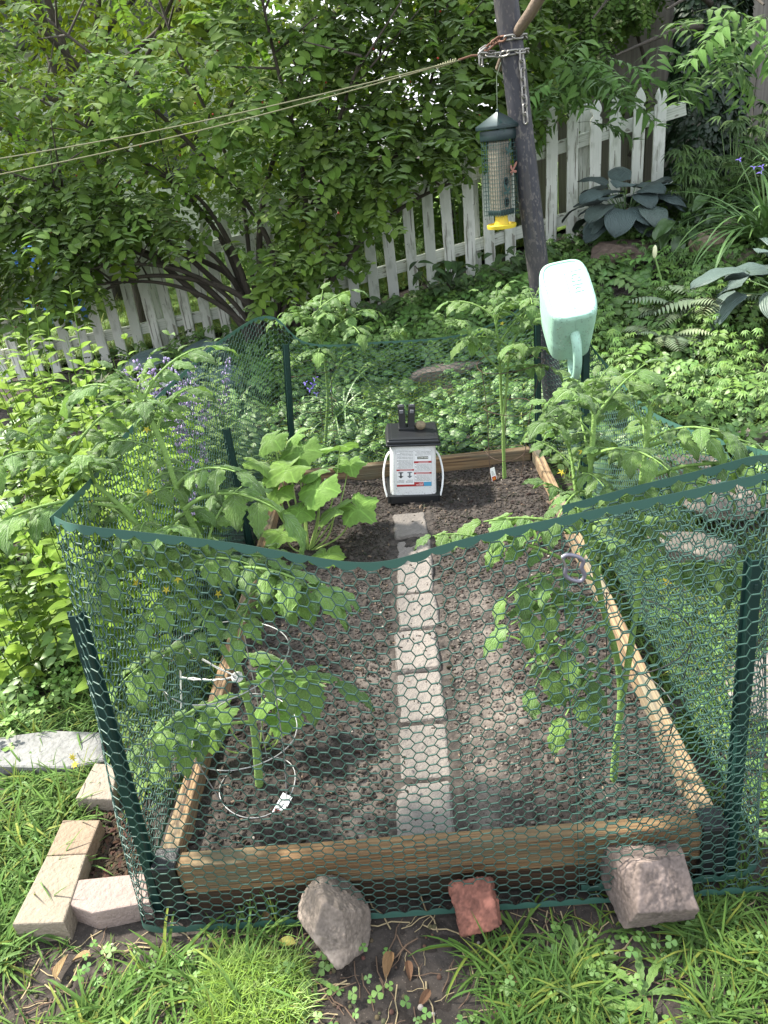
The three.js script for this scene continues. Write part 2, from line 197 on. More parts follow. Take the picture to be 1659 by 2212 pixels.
function mixC(a, b, t, d) { const c = mix3(mix3(a, b, t), [0.15, 0.125, 0.108], d * 0.8); return lin(...c); }

// ---------- stones ----------
function rough(g, amp, f, seed) { g = mergeVertices(g, 1e-5); const P = g.attributes.position; g.computeVertexNormals(); const N = g.attributes.normal; for (let k = 0; k < P.count; k++) { const x = P.getX(k), y = P.getY(k), z = P.getZ(k), d = (fbm(x * f + seed, y * f, z * f, 4) - 0.5) * 2 * amp; P.setXYZ(k, x + N.getX(k) * d, y + N.getY(k) * d, z + N.getZ(k) * d); } g.computeVertexNormals(); return g; }
function roundBox(w, h, d, n, r) { const g = new THREE.BoxGeometry(w, h, d, n, Math.max(4, Math.round(n * h / w)), Math.round(n * d / w)), P = g.attributes.position, a = V3(), b = V3(); for (let k = 0; k < P.count; k++) { a.fromBufferAttribute(P, k); b.set(clamp(a.x, -w / 2 + r, w / 2 - r), clamp(a.y, -h / 2 + r, h / 2 - r), clamp(a.z, -d / 2 + r, d / 2 - r)); a.sub(b); if (a.lengthSq() > 0) a.normalize().multiplyScalar(r); a.add(b); P.setXYZ(k, a.x, a.y, a.z); } g.deleteAttribute('uv'); g.deleteAttribute('normal'); return g; }
function boxUV(g, s) { const P = g.attributes.position, N = g.attributes.normal, U = []; for (let k = 0; k < P.count; k++) { const ax = Math.abs(N.getX(k)), ay = Math.abs(N.getY(k)), az = Math.abs(N.getZ(k)); ay >= ax && ay >= az ? U.push(P.getX(k) / s, P.getZ(k) / s) : ax >= az ? U.push(P.getZ(k) / s, P.getY(k) / s) : U.push(P.getX(k) / s, P.getY(k) / s); } g.setAttribute('uv', new THREE.Float32BufferAttribute(U, 2)); return g; }
function rockGeo(planes, size, seed, amp = 0.03, detail = 40) { // a ball cut by planes [nx, ny, nz, distance]
  let g = new THREE.IcosahedronGeometry(1, detail); g.deleteAttribute('uv'); g.deleteAttribute('normal'); g = mergeVertices(g, 1e-4); const P = g.attributes.position, ns = planes.map(p => [...V3(p[0], p[1], p[2]).normalize().toArray(), p[3]]);
  for (let k = 0; k < P.count; k++) { const v = V3().fromBufferAttribute(P, k); let r = 1.0; for (const [a, b, c, d] of ns) { const q = v.x * a + v.y * b + v.z * c; if (q > 0.05) { const e = d / q; const kk = 0.03; const h = clamp(0.5 + 0.5 * (e - r) / kk); r = lerp(e, r, h) - kk * h * (1 - h); } } r *= 1 + amp * 2 * (fbm(v.x * 3 + seed, v.y * 3, v.z * 3, 5) - 0.5) + amp * 1.1 * (fbm(v.x * 11 + seed, v.y * 11, v.z * 11, 4) - 0.5); P.setXYZ(k, v.x * r * size[0], v.y * r * size[1], v.z * r * size[2]); }
  g.computeVertexNormals(); return tintRock(g, seed); }
function tintRock(g, seed) { const P = g.attributes.position, c = []; for (let k = 0; k < P.count; k++) { const x = P.getX(k) + seed, y = P.getY(k), z = P.getZ(k), a = fbm(x * 16, y * 16, z * 16, 4), b = fbm(x * 230, y * 230, z * 230, 3), d = fbm(x * 34 + 7, y * 34, z * 34, 3); let q = 0.62 + 0.5 * a + 0.9 * (b - 0.5); if (d > 0.60) q += (d - 0.60) * 3.2; if (d < 0.36) q *= 0.72; c.push(q, q * (0.99 - 0.04 * a), q * (0.97 - 0.08 * a)); } g.setAttribute('color', new THREE.Float32BufferAttribute(c, 3)); return g; }
const stone = (c, b = 0.0018) => std({ vertexColors: true, color: lin(...c.map(x => x * 1.12)), roughness: 0.92 });
{
  const mk = (name, g, m, p, rot, label, group) => { const o = single(name, g, m, label, 'rock', group); o.position.copy(p); o.rotation.set(...rot); return o; };
  mk('rock', rockGeo([[0.1, 1, 0.7, 0.62], [-0.9, 0.2, 0.6, 0.6], [0.9, 0.35, 0.5, 0.6], [0, -1, 0, 0.5], [-0.8, 0.9, -0.1, 0.72], [0.2, -.2, 1, .8], [1, 0.5, -0.6, 0.68]], [0.080, 0.098, 0.095], 3, 0.07), stone([0.175, 0.145, 0.125]), V3(-0.222, 0.062, 0.085), [0.5, 0.2, 0.1], 'rounded wedge of grey brown rock weighing down the net at its hem');
  mk('rock', rockGeo([[0.15, 0.75, 0.65, 0.55], [-1, 0.1, 0.1, 0.66], [1, 0.15, 0.1, 0.64], [0, -1, 0, 0.5], [0, -0.25, 1, 0.60], [0, 0.9, -0.5, 0.6], [-.8, .7, .2, .72]], [0.112, 0.114, 0.112], 9, 0.06), stone([0.168, 0.132, 0.120]), V3(0.442, 0.082, 0.056), [0.06, 0.1, -0.06], 'large squared pinkish grey rock holding down the net');
  const br = rough(rough(roundBox(0.088, 0.062, 0.098, 36, 0.007), 0.010, 24, 4), 0.0045, 130, 9); const o = single('broken_brick', tintRock(br, 5), stone([0.21, 0.085, 0.062]), 'broken half of a red brick lying against the net', 'brick'); o.position.set(0.078, 0.054, 0.060); o.rotation.set(0.62, 0.12, 0.14);
  // paving stones down the middle of the bed
  const P = rng(31);
  for (let k = 0; k < 8; k++) { const z = -0.135 - k * 0.204 + P.r(-.008, .008), g = boxUV(rough(rough(roundBox(0.130 + P.r(-.006, .006), 0.05, 0.196 + P.r(-.008, .004), 26, 0.012), 0.006, 16, k * 3.1), 0.002, 120, k), 0.22); const m = std({ map: speck, color: lin(...[[0.235, 0.208, 0.192], [0.205, 0.182, 0.168], [0.22, 0.195, 0.18]][k % 3]), roughness: 0.95, bumpMap: stoneBump, bumpScale: 0.005 });
    const s = single('paving_stone', g, m, `${['first', 'second', 'third', 'fourth', 'fifth', 'sixth', 'seventh', 'eighth'][k]} grey paving stone counted from the board behind the rocks`, 'paving stone', 'paving stones down the bed'); s.position.set(-0.008 + P.r(-.006, .006) - (k < 2 ? 0.006 : 0), soilY(0, z) - 0.011 - P() * 0.006 - (k > 5 ? 0.004 : 0), z); s.rotation.set(P.r(-.02, .02), P.r(-.04, .04), P.r(-.03, .03)); }
  // edging pavers beside the bed
  const quad = (c, top, th, col, label) => { const q = c.map(([u, v]) => onY(u, v, top)); const s = new THREE.Shape(q.map(p => new THREE.Vector2(p.x, -p.z))); let g = new THREE.ExtrudeGeometry(s, { depth: th - 0.008, bevelEnabled: true, bevelThickness: 0.004, bevelSize: 0.004, bevelSegments: 2 }); g.rotateX(-Math.PI / 2); const cx = q.reduce((a, p) => a.add(p), V3()).multiplyScalar(1 / q.length); g.translate(-cx.x, 0, -cx.z); boxUV(g, 0.22); const o = single('edging_paver', g, std({ map: speck, color: lin(...col), roughness: 0.95, bumpMap: stoneBump, bumpScale: 0.004 }), label, 'paver', 'concrete edging pavers beside the bed'); o.position.set(cx.x, top - th, cx.z); };
  quad([[30, 1990], [134, 1986], [181, 1845], [101, 1849]], 0.062, 0.075, [0.30, 0.25, 0.195], 'tan edging paver at the outer corner of the paver row');
  quad([[104, 1842], [184, 1838], [211, 1771], [136, 1771]], 0.060, 0.075, [0.29, 0.215, 0.155], 'orange tan edging paver in the middle of the paver row');
  quad([[166, 1719], [238, 1722], [250, 1652], [205, 1648]], 0.055, 0.07, [0.31, 0.26, 0.215], 'pale tan edging paver tilted beside the grass and the post');
  quad([[142, 1945], [163, 1901], [308, 1886], [318, 1944], [200, 1966]], 0.058, 0.07, [0.33, 0.255, 0.23], 'pinkish edging paver laid towards the corner of the bed');
  const sl = [[-60, 1600], [110, 1578], [215, 1582], [222, 1640], [150, 1655], [-60, 1650]].map(([u, v]) => onY(u, v, 0.03)), sh = new THREE.Shape(sl.map(p => new THREE.Vector2(p.x, -p.z))), sg = new THREE.ExtrudeGeometry(sh, { depth: 0.03, bevelEnabled: true, bevelThickness: 0.004, bevelSize: 0.004, bevelSegments: 1 }); sg.rotateX(-Math.PI / 2); const so = single('flagstone', boxUV(sg, 0.3), std({ map: stoneTex, color: lin(0.31, 0.315, 0.315), roughness: 0.85, bumpMap: stoneBump, bumpScale: 0.005 }), 'pale grey flagstone set in the grass beside the bed', 'flagstone'); so.position.y = -0.005;
  // stones on the slope
  const st = (u, v, z, s, seed, c, label, name = 'rock') => { const p = onZ(u, v, z), R = rng(seed), pl = []; for (let k = 0; k < 9; k++) pl.push([R.r(-1, 1), R.r(-.6, 1), R.r(-1, 1), R.r(0.55, 0.8)]); pl.push([0, 1, 0.1, 0.6], [0, 0, 1, 0.62]); const o = single(name, rockGeo(pl, s, seed, 0.05, 22), stone(c), label, 'rock'); o.position.set(p.x, Math.max(p.y, terr(p.x, p.z)), p.z); o.rotation.set(0, R.r(-.4, .4), R.r(-.15, .15)); };
  st(1545, 540, -3.6, [0.17, 0.15, 0.14], 61, [0.26, 0.215, 0.15], 'large brown stone in the bank under the strap leaved plant');
  st(1600, 520, -3.75, [0.15, 0.12, 0.12], 62, [0.25, 0.22, 0.17], 'brown stone wedged behind the larger one in the bank');
  st(1590, 585, -3.45, [0.17, 0.11, 0.12], 63, [0.22, 0.19, 0.145], 'low brown stone at the foot of the bank');
  st(1355, 570, -3.9, [0.24, 0.14, 0.15], 64, [0.12, 0.09, 0.075], 'dark stone under the blue hosta leaves');
  st(1560, 785, -2.75, [0.16, 0.045, 0.13], 65, [0.12, 0.10, 0.10], 'dark flat stone sunk among the ground cover');
  st(1632, 950, -2.05, [0.17, 0.07, 0.12], 66, [0.28, 0.245, 0.215], 'pale topped stone block at the edge of the slope');
  st(1480, 1010, -1.75, [0.19, 0.06, 0.14], 67, [0.135, 0.118, 0.10], 'flat brown stone lying outside the net');
  st(1570, 1080, -1.45, [0.18, 0.05, 0.15], 68, [0.135, 0.115, 0.098], 'broad tan stone lying outside the net');
  st(1500, 1180, -1.15, [0.18, 0.04, 0.13], 69, [0.135, 0.118, 0.10], 'thin grey brown stone lying outside the net');
  st(970, 830, -3.1, [0.24, 0.08, 0.12], 70, [0.14, 0.115, 0.10], 'dark stone ledge behind the bed below the fence');
  st(1650, 1575, -0.55, [0.16, 0.05, 0.2], 71, [0.22, 0.19, 0.175], 'dark grey stone in the grass beyond the green post');
}

// ---------- posts ----------
const postMat = std({ color: lin(0.008, 0.035, 0.030), roughness: 0.42, metalness: 0.1, bumpMap: stoneBump, bumpScale: 0.0005 });
function post(a, b, label, turn = 0, w = 0.031) { // a = top, b = foot
  const d = a.clone().sub(b), h = d.length(), t = thing('fence_post', label, 'post', b, 'green steel garden posts');
  const s = new THREE.Shape(), e = w / 2; s.moveTo(-e, 0); s.lineTo(-e * 0.55, 0); s.lineTo(-e * 0.42, -0.014); s.lineTo(e * 0.42, -0.014); s.lineTo(e * 0.55, 0); s.lineTo(e, 0); s.lineTo(e, -0.0025); s.lineTo(e * 0.68, -0.0025); s.lineTo(e * 0.55, -0.017); s.lineTo(-e * 0.55, -0.017); s.lineTo(-e * 0.68, -0.0025); s.lineTo(-e, -0.0025); s.closePath();
  const g = new THREE.ExtrudeGeometry(s, { depth: h, bevelEnabled: false }); g.rotateX(-Math.PI / 2);
  t.quaternion.setFromUnitVectors(V3(0, 1, 0), d.normalize()); t.rotateY(turn); part(t, 'channel', g, postMat);
  const tab = new RoundedBoxGeometry(0.007, 0.012, 0.006, 1, 0.0015); for (let y = 0.12; y < h - 0.02; y += 0.11) { const q = part(t, 'lug', tab, postMat); q.position.set(0, y, 0.0165); } return t; }
const FLt = onZ(165, 1320, -0.03), FLb = onZ(345, 1955, -0.03), FRt = onZ(1628, 1200, -0.03), FRb = onZ(1572, 1875, -0.03);
FLb.y = FRb.y = -0.03;
post(FLt, FLb, 'dark green steel post at the bed corner beside the tan pavers', 0, 0.034);
post(FRt, FRb, 'dark green steel post at the bed corner beside the squared rock', 0, 0.034);
post(V3(-0.655, 0.607, -1.53), V3(-0.665, -0.03, -1.53), 'dark green steel post halfway along the herb side of the bed', 0.3);
post(onZ(617, 742, -2.14), V3(-0.565, -0.02, -2.15), 'dark green steel post at the bed corner behind the squash', 0.2);
post(onZ(1160, 668, -2.16), V3(0.612, -0.02, -2.16), 'dark green steel post at the bed corner next to the leaning pole', 0);
const MR = V3(0.675, 0.80, -1.53);
post(MR, V3(0.678, -0.02, -1.53), 'dark green steel post carrying the upturned watering can', 0);

// ---------- hexagonal netting ----------
const bandMat = std({ color: lin(0.045, 0.118, 0.092), roughness: 0.4 });
const netMat = std({ color: lin(0.033, 0.078, 0.062), roughness: 0.42 });
function netting(t, bot, top, bulge, seed) { // bot/top: Vector3[] control polylines walked together
  const cb = new THREE.CatmullRomCurve3(bot, false, 'centripetal'), ct = new THREE.CatmullRomCurve3(top, false, 'centripetal'), n = bot.length - 1;
  const S = 400, tb = [], L = [0]; let pv = null; for (let k = 0; k <= S; k++) { const p = cb.getPoint(k / S).lerp(ct.getPoint(k / S), 0.5); if (pv) L.push(L[k - 1] + p.distanceTo(pv)); pv = p; tb.push(k / S); }
  const len = L[S], par = s => { s = clamp(s, 0, len); let lo = 0, hi = S; while (hi - lo > 1) { const m = (lo + hi) >> 1; L[m] <= s ? lo = m : hi = m; } return (lo + (s - L[lo]) / (L[hi] - L[lo] || 1)) / S; };
  const H = 0.9, cacheB = new Map();
  const at = (s, h) => { const u = par(s), v = h / H; let e = cacheB.get(u); if (!e) { e = [cb.getPoint(u), ct.getPoint(u), cb.getTangent(u)]; cacheB.set(u, e); } const p = e[0].clone().lerp(e[1], v), nrm = V3(-e[2].z, 0, e[2].x).normalize();
    const w = bulge * Math.sin(Math.PI * v) * (fbm(s * 1.3 + seed, v * 1.2, 1, 2) - 0.35) * 2 + 0.022 * (fbm(s * 3 + seed, v * 3, 5, 2) - 0.5); return p.addScaledVector(nrm, w * Math.min(1, v * 6)); };
  const a = 0.0145, cw = a * 1.5, rh = a * Math.sqrt(3), cols = Math.floor(len / cw), rows = Math.floor((H - 0.036) / rh), y0 = 0.018, mb = new MB(), r = 0.0011;
  const node = (i, j, k) => { // vertices of the flat topped cells: two per cell, right ends
    return null; };
  const seg = (p, q, ra) => { const T = q.clone().sub(p).normalize(), N = Math.abs(T.y) < 0.8 ? V3(0, 1, 0) : V3(1, 0, 0); N.sub(T.clone().multiplyScalar(N.dot(T))).normalize(); const B = T.clone().cross(N); const o = []; for (const c of [p, q]) for (let k = 0; k < 4; k++) { const an = k * Math.PI / 2 + Math.PI / 4, x = Math.cos(an), y = Math.sin(an), nx = N.x * x + B.x * y, ny = N.y * x + B.y * y, nz = N.z * x + B.z * y; o.push(mb.v(c.x + nx * ra, c.y + ny * ra, c.z + nz * ra, nx, ny, nz)); } for (let k = 0; k < 4; k++) mb.q(o[k], o[(k + 1) % 4], o[4 + (k + 1) % 4], o[4 + k]); };
  const P = (s, h) => { const i = Math.round(s * 900), j = Math.round(h * 900); return at(clamp(s + 0.0022 * (h3(i, j, 5) - 0.5) + 0.010 * (fbm(s * 3 + seed, h * 3, 2, 2) - 0.5), 0, len), clamp(h + 0.0022 * (h3(i, j, 9) - 0.5) + 0.010 * (fbm(s * 3, h * 3, 8 + seed, 2) - 0.5), 0, H)); };
  for (let i = 0; i <= cols; i++) for (let j = 0; j <= rows; j++) { const s = i * cw, h = y0 + (j + (i & 1 ? 0.5 : 0)) * rh; if (h > H - 0.01) continue; const A = P(s + a, h), Bq = P(s + a / 2, h + rh / 2), C = P(s - a / 2, h + rh / 2), D = P(s + a / 2, h - rh / 2);
    seg(A, Bq, r); seg(Bq, C, r * 1.35); seg(A, D, r); }
  const me = part(t, 'net_sheet', mb.build(), netMat);
  for (const up of [0, 1]) { const b = new MB(), n2 = cols * 4; let prev = null; // solid scalloped edge strips
    for (let k = 0; k <= n2; k++) { const s = k / n2 * cols * cw, ph = s / cw / 2, sc = 0.008 * Math.pow(Math.abs(Math.cos(Math.PI * ph)), 0.7) , e0 = up ? H - 0.004 - sc : 0, e1 = up ? H + 0.003 : 0.011 + sc; const p = at(s, clamp(e0, 0, H)), q = at(s, e1), tn = cb.getTangent(par(s)), N = V3(-tn.z, 0, tn.x).normalize(), th = 0.0011; const row = [];
      for (const [c, sg] of [[p, 1], [q, 1], [q, -1], [p, -1]]) { row.push(b.v(c.x + N.x * th * sg, c.y, c.z + N.z * th * sg, N.x * sg, 0, N.z * sg)); } if (prev) { b.q(prev[0], row[0], row[1], prev[1]); b.q(prev[3], prev[2], row[2], row[3]); b.q(prev[1], row[1], row[2], prev[2]); b.q(prev[0], prev[3], row[3], row[0]); } prev = row; }
    part(t, 'edge_strip', b.build(), bandMat); }
}
{
  const F = thing('netting', 'sagging sheet of green hexagonal netting held down by the rocks', 'netting', null, 'green plastic garden netting');
  const zt = 0.05;
  const topF = [[-0.02, 112, 1120], [0.03, 160, 1140], [zt, 300, 1157], [zt + .01, 500, 1180], [zt + .02, 760, 1218], [zt + .02, 840, 1214], [zt + .01, 1000, 1168], [zt, 1250, 1110], [zt, 1450, 1070], [zt, 1659, 1025]].map(([z, u, v]) => onZ(u, v, z));
  topF.push(V3(0.70, 1.0, 0.03), V3(0.86, 0.99, 0.0));
  const botF = topF.map(p => V3(clamp(p.x * 1.22, -0.69, 1), 0.012, 0.045)); botF[0].set(-0.675, 0.012, -0.03); botF[1].set(-0.66, 0.012, 0.03); botF[botF.length - 2].set(0.86, 0.012, 0.04); botF[botF.length - 1].set(1.02, 0.012, 0.03);
  netting(F, botF, topF, 0.03, 3);
  const B = thing('netting', 'long sheet of green hexagonal plastic netting wrapped round the sides and back of the bed', 'netting', null, 'green plastic garden netting');
  const top = [onZ(112, 1122, -0.025), V3(-0.63, 0.955, -0.3), V3(-0.675, 0.925, -0.6), V3(-0.685, 0.905, -1.15), V3(-0.65, 0.89, -1.7), V3(-0.545, 0.885, -2.08), V3(-0.50, 0.86, -2.14), V3(-0.40, 0.74, -2.165), onZ(830, 738, -2.18), onZ(1000, 722, -2.18), onZ(1100, 682, -2.18), onZ(1163, 640, -2.17), V3(0.67, 0.83, -2.05), V3(0.695, 0.80, -1.75), V3(0.70, 0.76, -1.5), V3(0.71, 0.735, -1.15), V3(0.71, 0.745, -0.9), V3(0.72, 0.80, -0.6), V3(0.715, 0.87, -0.33), V3(0.69, 0.925, -0.16), V3(0.615, 0.965, -0.075), V3(0.512, 0.949, -0.07), V3(0.4, 0.93, -0.075), V3(0.285, 0.908, -0.08)];
  const bot = top.map(p => V3(p.x, 0.012, p.z)); bot.forEach((p, k) => { if (k < 6) p.x = -0.685; if (k === 5) p.z = -2.12; if (k === 6) p.set(-0.64, .012, -2.165); if (k === 7) p.set(-0.45, .012, -2.175); if (k > 11 && k < 20) p.x = 0.715; if (k === 11) p.set(0.63, 0.012, -2.18); if (k >= 20) { p.z = 0.016; p.x += 0.02; } if (k === 20) p.set(0.69, .012, -0.01); p.y = Math.max(0.012, terr(p.x, p.z) + 0.005); });
  netting(B, bot, top, 0.025, 8);
}
// ---------- leaning pole, chain, stick, line ----------
const poleA = onZ(1207, 955, -2.42), poleB = onZ(1093, 0, -2.42), poleDir = poleB.clone().sub(poleA);
const poleAt = v => { const t = (955 - v) / 955; return poleA.clone().addScaledVector(poleDir, t); };
const poleTex = tex(256, 1024, (u, v) => { const a = pfbm(u, v, 6, 10, 5, 71), b = pfbm(u, v, 40, 64, 4, 73), s = pfbm(u, v, 10, 3, 3, 75); let c = mix3([0.020, 0.020, 0.027], [0.045, 0.045, 0.056], a); if (b > 0.56 && a > 0.42) c = mix3(c, [0.105, 0.095, 0.09], clamp((b - 0.58) * 9)); if (s > 0.64) c = mix3(c, [0.06, 0.053, 0.05], 0.5); return c; });
{
  const t = thing('leaning_pole', 'thick dark flaking metal pole leaning beside the bird feeder', 'pole', poleA);
  const pts = []; for (let k = 0; k <= 12; k++) pts.push(poleDir.clone().multiplyScalar(-0.06 + 1.32 * k / 12));
  const m = new MB(); m.tube(pts, 0.048, 28, true, 1); for (let k = 0; k < m.u.length; k += 2) { m.u[k] /= 0.3016; m.u[k + 1] /= 1.0; }
  part(t, 'shaft', m.build(), std({ map: poleTex, roughness: 0.55, metalness: 0.15, bumpMap: stoneBump, bumpScale: 0.0015 }));
  const b = new MB(); b.tube([onZ(1078, 148, -2.56), onZ(1088, 122, -2.52), onZ(1110, 82, -2.42), onZ(1122, 62, -2.36), onZ(1146, 28, -2.31), onZ(1175, -22, -2.25)].map(p => p.sub(poleA)), k => 0.017 + 0.006 * k, 10, true, 4);
  const bt = greyWood.clone(); bt.repeat.set(2, 2); bt.needsUpdate = true; part(t, 'stick', b.build(), std({ map: bt, color: lin(0.75, 0.6, 0.5), roughness: 0.9, bumpMap: stoneBump, bumpScale: 0.003 }));
}
const linkGeo = (() => { const p = []; for (let k = 0; k < 20; k++) { const a = k / 20 * 2 * Math.PI, c = Math.cos(a), s = Math.sin(a); p.push(V3(0.0105 * c, 0, 0.0105 * s + 0.0105 * Math.sign(s))); } p.push(p[0].clone(), p[1].clone()); const m = new MB(); m.tube(p, 0.004, 7, false); return m.build(); })();
const chainMat = std({ color: lin(0.30, 0.285, 0.265), roughness: 0.45, metalness: 0.75, bumpMap: stoneBump, bumpScale: 0.0008 }), rustMat = std({ color: lin(0.17, 0.085, 0.055), roughness: 0.85, metalness: 0.3 });
{
  const c = thing('chain', 'galvanised steel chain wound round the pole with its tail hanging', 'chain', null);
  const lay = (path, rust = 0, R = rng(4)) => { const cv = new THREE.CatmullRomCurve3(path, false, 'centripetal'), n = Math.round(cv.getLength() / 0.0325); for (let k = 0; k < n; k++) { const t = (k + 0.5) / n, l = part(c, 'link', linkGeo, R() < rust ? rustMat : chainMat), up = V3(0, 1, 0), T = cv.getTangentAt(t); if (Math.abs(T.y) > 0.9) up.set(0, 0, 1); put(l, aim(cv.getPointAt(t), T, up)); l.rotateZ((k & 1 ? Math.PI / 4 : -Math.PI / 4) + R.r(-.2, .2)); } };
  const J = poleAt(86).add(V3(-0.135, -0.005, 0.03));
  const ring = (v, dy, r = 0.0565, tail = true) => { const o = poleAt(v), p = [J.clone()]; for (let k = 0; k <= 12; k++) { const a = Math.PI * 0.88 - k / 12 * Math.PI * 1.75; p.push(o.clone().add(V3(r * Math.cos(a), dy * (1 - k / 12), r * Math.sin(a)))); } if (tail) p.push(J.clone().add(V3(0.01, 0.012, -0.01))); return p; };
  lay(ring(90, -0.004), 0.05); lay(ring(66, 0.0), 0.4);
  const h = poleAt(92).add(V3(0.022, 0, 0.055)); const tl = []; for (let k = 0; k <= 6; k++) tl.push(V3(h.x + 0.002 * k + 0.004, h.y - 0.042 * k, h.z + 0.002)); lay(tl);
  const s = []; for (let k = 0; k <= 3; k++) s.push(V3(J.x + 0.005, J.y - 0.012 * k, J.z)); lay(s);
  // washing line
  const ropeTex = tex(64, 64, (u, v) => { const k = 0.5 + 0.5 * Math.sin((u + v) * 2 * Math.PI * 2); return mix3([0.13, 0.125, 0.065], [0.30, 0.29, 0.18], k); });
  const l = thing('clothesline', 'doubled yellow green rope line stretched from the chained pole', 'clothesline');
  const rm = std({ map: ropeTex, roughness: 0.95 }), hook = J.clone().add(V3(-0.075, -0.008, 0.005));
  for (const [v, z] of [[311, -1.95], [346, -2.0]]) { const e = onZ(0, v, z), a = hook.clone(), far = e.clone().sub(a).multiplyScalar(1.6).add(a), p = []; for (let k = 0; k <= 24; k++) { const t = k / 24, q = a.clone().lerp(far, t); q.y -= 0.05 * Math.sin(Math.PI * t) ; p.push(q); } const m = new MB(); m.tube(p, 0.0022, 7, true, 110); part(l, 'rope', m.build(), rm); }
  const m = new MB(); const kp = []; for (let k = 0; k <= 40; k++) { const t = k / 40; kp.push(hook.clone().add(V3(-0.02 - 0.08 * t, -0.014 * t + 0.006 * Math.cos(t * 50), 0.006 * Math.sin(t * 50)))); } m.tube(kp, 0.003, 6, true, 60); part(l, 'knot', m.build(), rm);
  const hk = new MB(); hk.tube([J.clone(), J.clone().add(V3(-0.03, 0.002, 0)), hook.clone().add(V3(-0.01, 0, 0))], 0.004, 7); part(l, 'hook', hk.build(), rustMat);
}
// ---------- bird feeder ----------
{
  const top = onZ(1079, 238, -2.40), low = onZ(1084, 492, -2.40); const H = top.y - low.y; const base = V3(low.x, low.y, -2.40);
  const t = thing('bird_feeder', 'caged tube bird feeder with pitched roof and yellow tray hanging by the pole', 'bird feeder', base); t.rotation.y = 0.62;
  const dark = std({ color: lin(0.018, 0.035, 0.038), roughness: 0.35, metalness: 0.3 }), green = std({ color: lin(0.012, 0.05, 0.045), roughness: 0.5 }), yellow = std({ color: lin(0.58, 0.43, 0.03), roughness: 0.5, bumpMap: stoneBump, bumpScale: 0.0006 });
  const roof = new MB(); { const g = new THREE.ConeGeometry(0.094, 0.052, 4, 1, false); g.rotateY(Math.PI / 4); roof.geo(g.toNonIndexed(), mat(0, H - 0.028, 0)); roof.geo(new RoundedBoxGeometry(0.134, 0.014, 0.134, 1, 0.003), mat(0, H - 0.061, 0)); roof.geo(new RoundedBoxGeometry(0.112, 0.04, 0.112, 1, 0.004), mat(0, H - 0.09, 0)); roof.geo(new THREE.SphereGeometry(0.007, 10, 8), mat(0, H, 0)); }
  { const g = roof.build(); part(t, 'roof', toCreasedNormals(g, 0.6), dark); }
  const seedTex = tex(128, 512, (u, v) => { const a = pnoise(u * 26, v * 110, 26, 110, 3), b = pfbm(u, v, 2, 5, 3, 8); return mix3([0.09, 0.078, 0.058], [0.27, 0.235, 0.18], a * 0.75 + b * 0.25); });
  { const g = new RoundedBoxGeometry(0.072, H - 0.165, 0.072, 3, 0.012), q = part(t, 'seed_tube', g, new THREE.MeshPhysicalMaterial({ map: seedTex, roughness: 0.6, clearcoat: 0.9, clearcoatRoughness: 0.15 })); q.position.y = 0.055 + (H - 0.165) / 2; }
  { const g = new RoundedBoxGeometry(0.082, 0.022, 0.082, 2, 0.004), q = part(t, 'collar', g, dark); q.position.y = 0.066; }
  const cage = new MB(), c = 0.051, y0 = 0.052, y1 = H - 0.07, bar = (x, y, z, a, b, d) => cage.geo(new THREE.BoxGeometry(a, b, d), mat(x, y, z)); const w = 0.0014;
  for (let k = 0; k <= 7; k++) { const p = -c + 2 * c * k / 7; for (const s of [-1, 1]) { bar(p, (y0 + y1) / 2, s * c, w, y1 - y0, w); if (k > 0 && k < 7) bar(s * c, (y0 + y1) / 2, p, w, y1 - y0, w); } }
  for (let y = y0 + 0.004; y < y1; y += 0.0162) for (const s of [-1, 1]) { bar(0, y, s * (c + w), 2 * c, w, w); bar(s * (c + w), y, 0, w, w, 2 * c); }
  part(t, 'cage', cage.build(), green);
  const port = new MB(); port.geo(new THREE.TorusGeometry(0.012, 0.003, 8, 16), mat(0, 0, 0, 0, 0, 0, 1, 1.35, 1)); const hole = new THREE.CylinderGeometry(0.0115, 0.0115, 0.004, 16); hole.rotateX(Math.PI / 2);
  const pg = port.build(); for (const [f, y] of [[0, 0.105], [0, 0.185], [1, 0.145], [1, 0.26]]) { const q = part(t, 'feeding_port', pg, dark), hq = part(q, 'opening', hole, std({ color: lin(0.006, 0.006, 0.006), roughness: 1 })); hq.scale.y = 1.35; f ? (q.position.set(0.037, y, 0), q.rotation.y = Math.PI / 2) : (q.position.set(0, y, 0.037)); f && 0; }
  const leafShape = () => { const s = new THREE.Shape(), n = 40; for (let k = 0; k <= n; k++) { const a = k / n * 2 * Math.PI, r = (0.012 + 0.009 * Math.cos(a * 5)) * (1 + 0.5 * Math.cos(a)); k ? s.lineTo(r * Math.sin(a), r * Math.cos(a) * 1.4) : s.moveTo(0, r * 1.4); } return new THREE.ExtrudeGeometry(s, { depth: 0.0015, bevelEnabled: false }); };
  const lg = leafShape(); for (const [f, x, y, r, red] of [[0, -0.02, 0.39, 0.6, 0], [0, 0.0, 0.30, -0.4, 0], [0, -0.01, 0.145, 0.5, 0], [0, 0.02, 0.225, -0.7, 1], [1, 0.0, 0.36, 0.5, 0], [1, -0.01, 0.22, -0.5, 0]]) { const q = part(t, 'leaf_ornament', lg, red ? std({ color: lin(0.28, 0.12, 0.09), roughness: 0.6 }) : green); f ? (q.position.set(c + 0.004, y, -x), q.rotation.set(0, Math.PI / 2, r, 'YXZ')) : (q.position.set(x, y, c + 0.004), q.rotation.z = r); }
  { const g = new THREE.LatheGeometry([[0, 0.0], [0.062, 0.0], [0.064, 0.006], [0.064, 0.015], [0.061, 0.017], [0.058, 0.008], [0.045, 0.008], [0.032, 0.016], [0.028, 0.035], [0.027, 0.056], [0, 0.056]].map(p => new THREE.Vector2(...p)), 28); part(t, 'tray', toCreasedNormals(g, 0.7), yellow); }
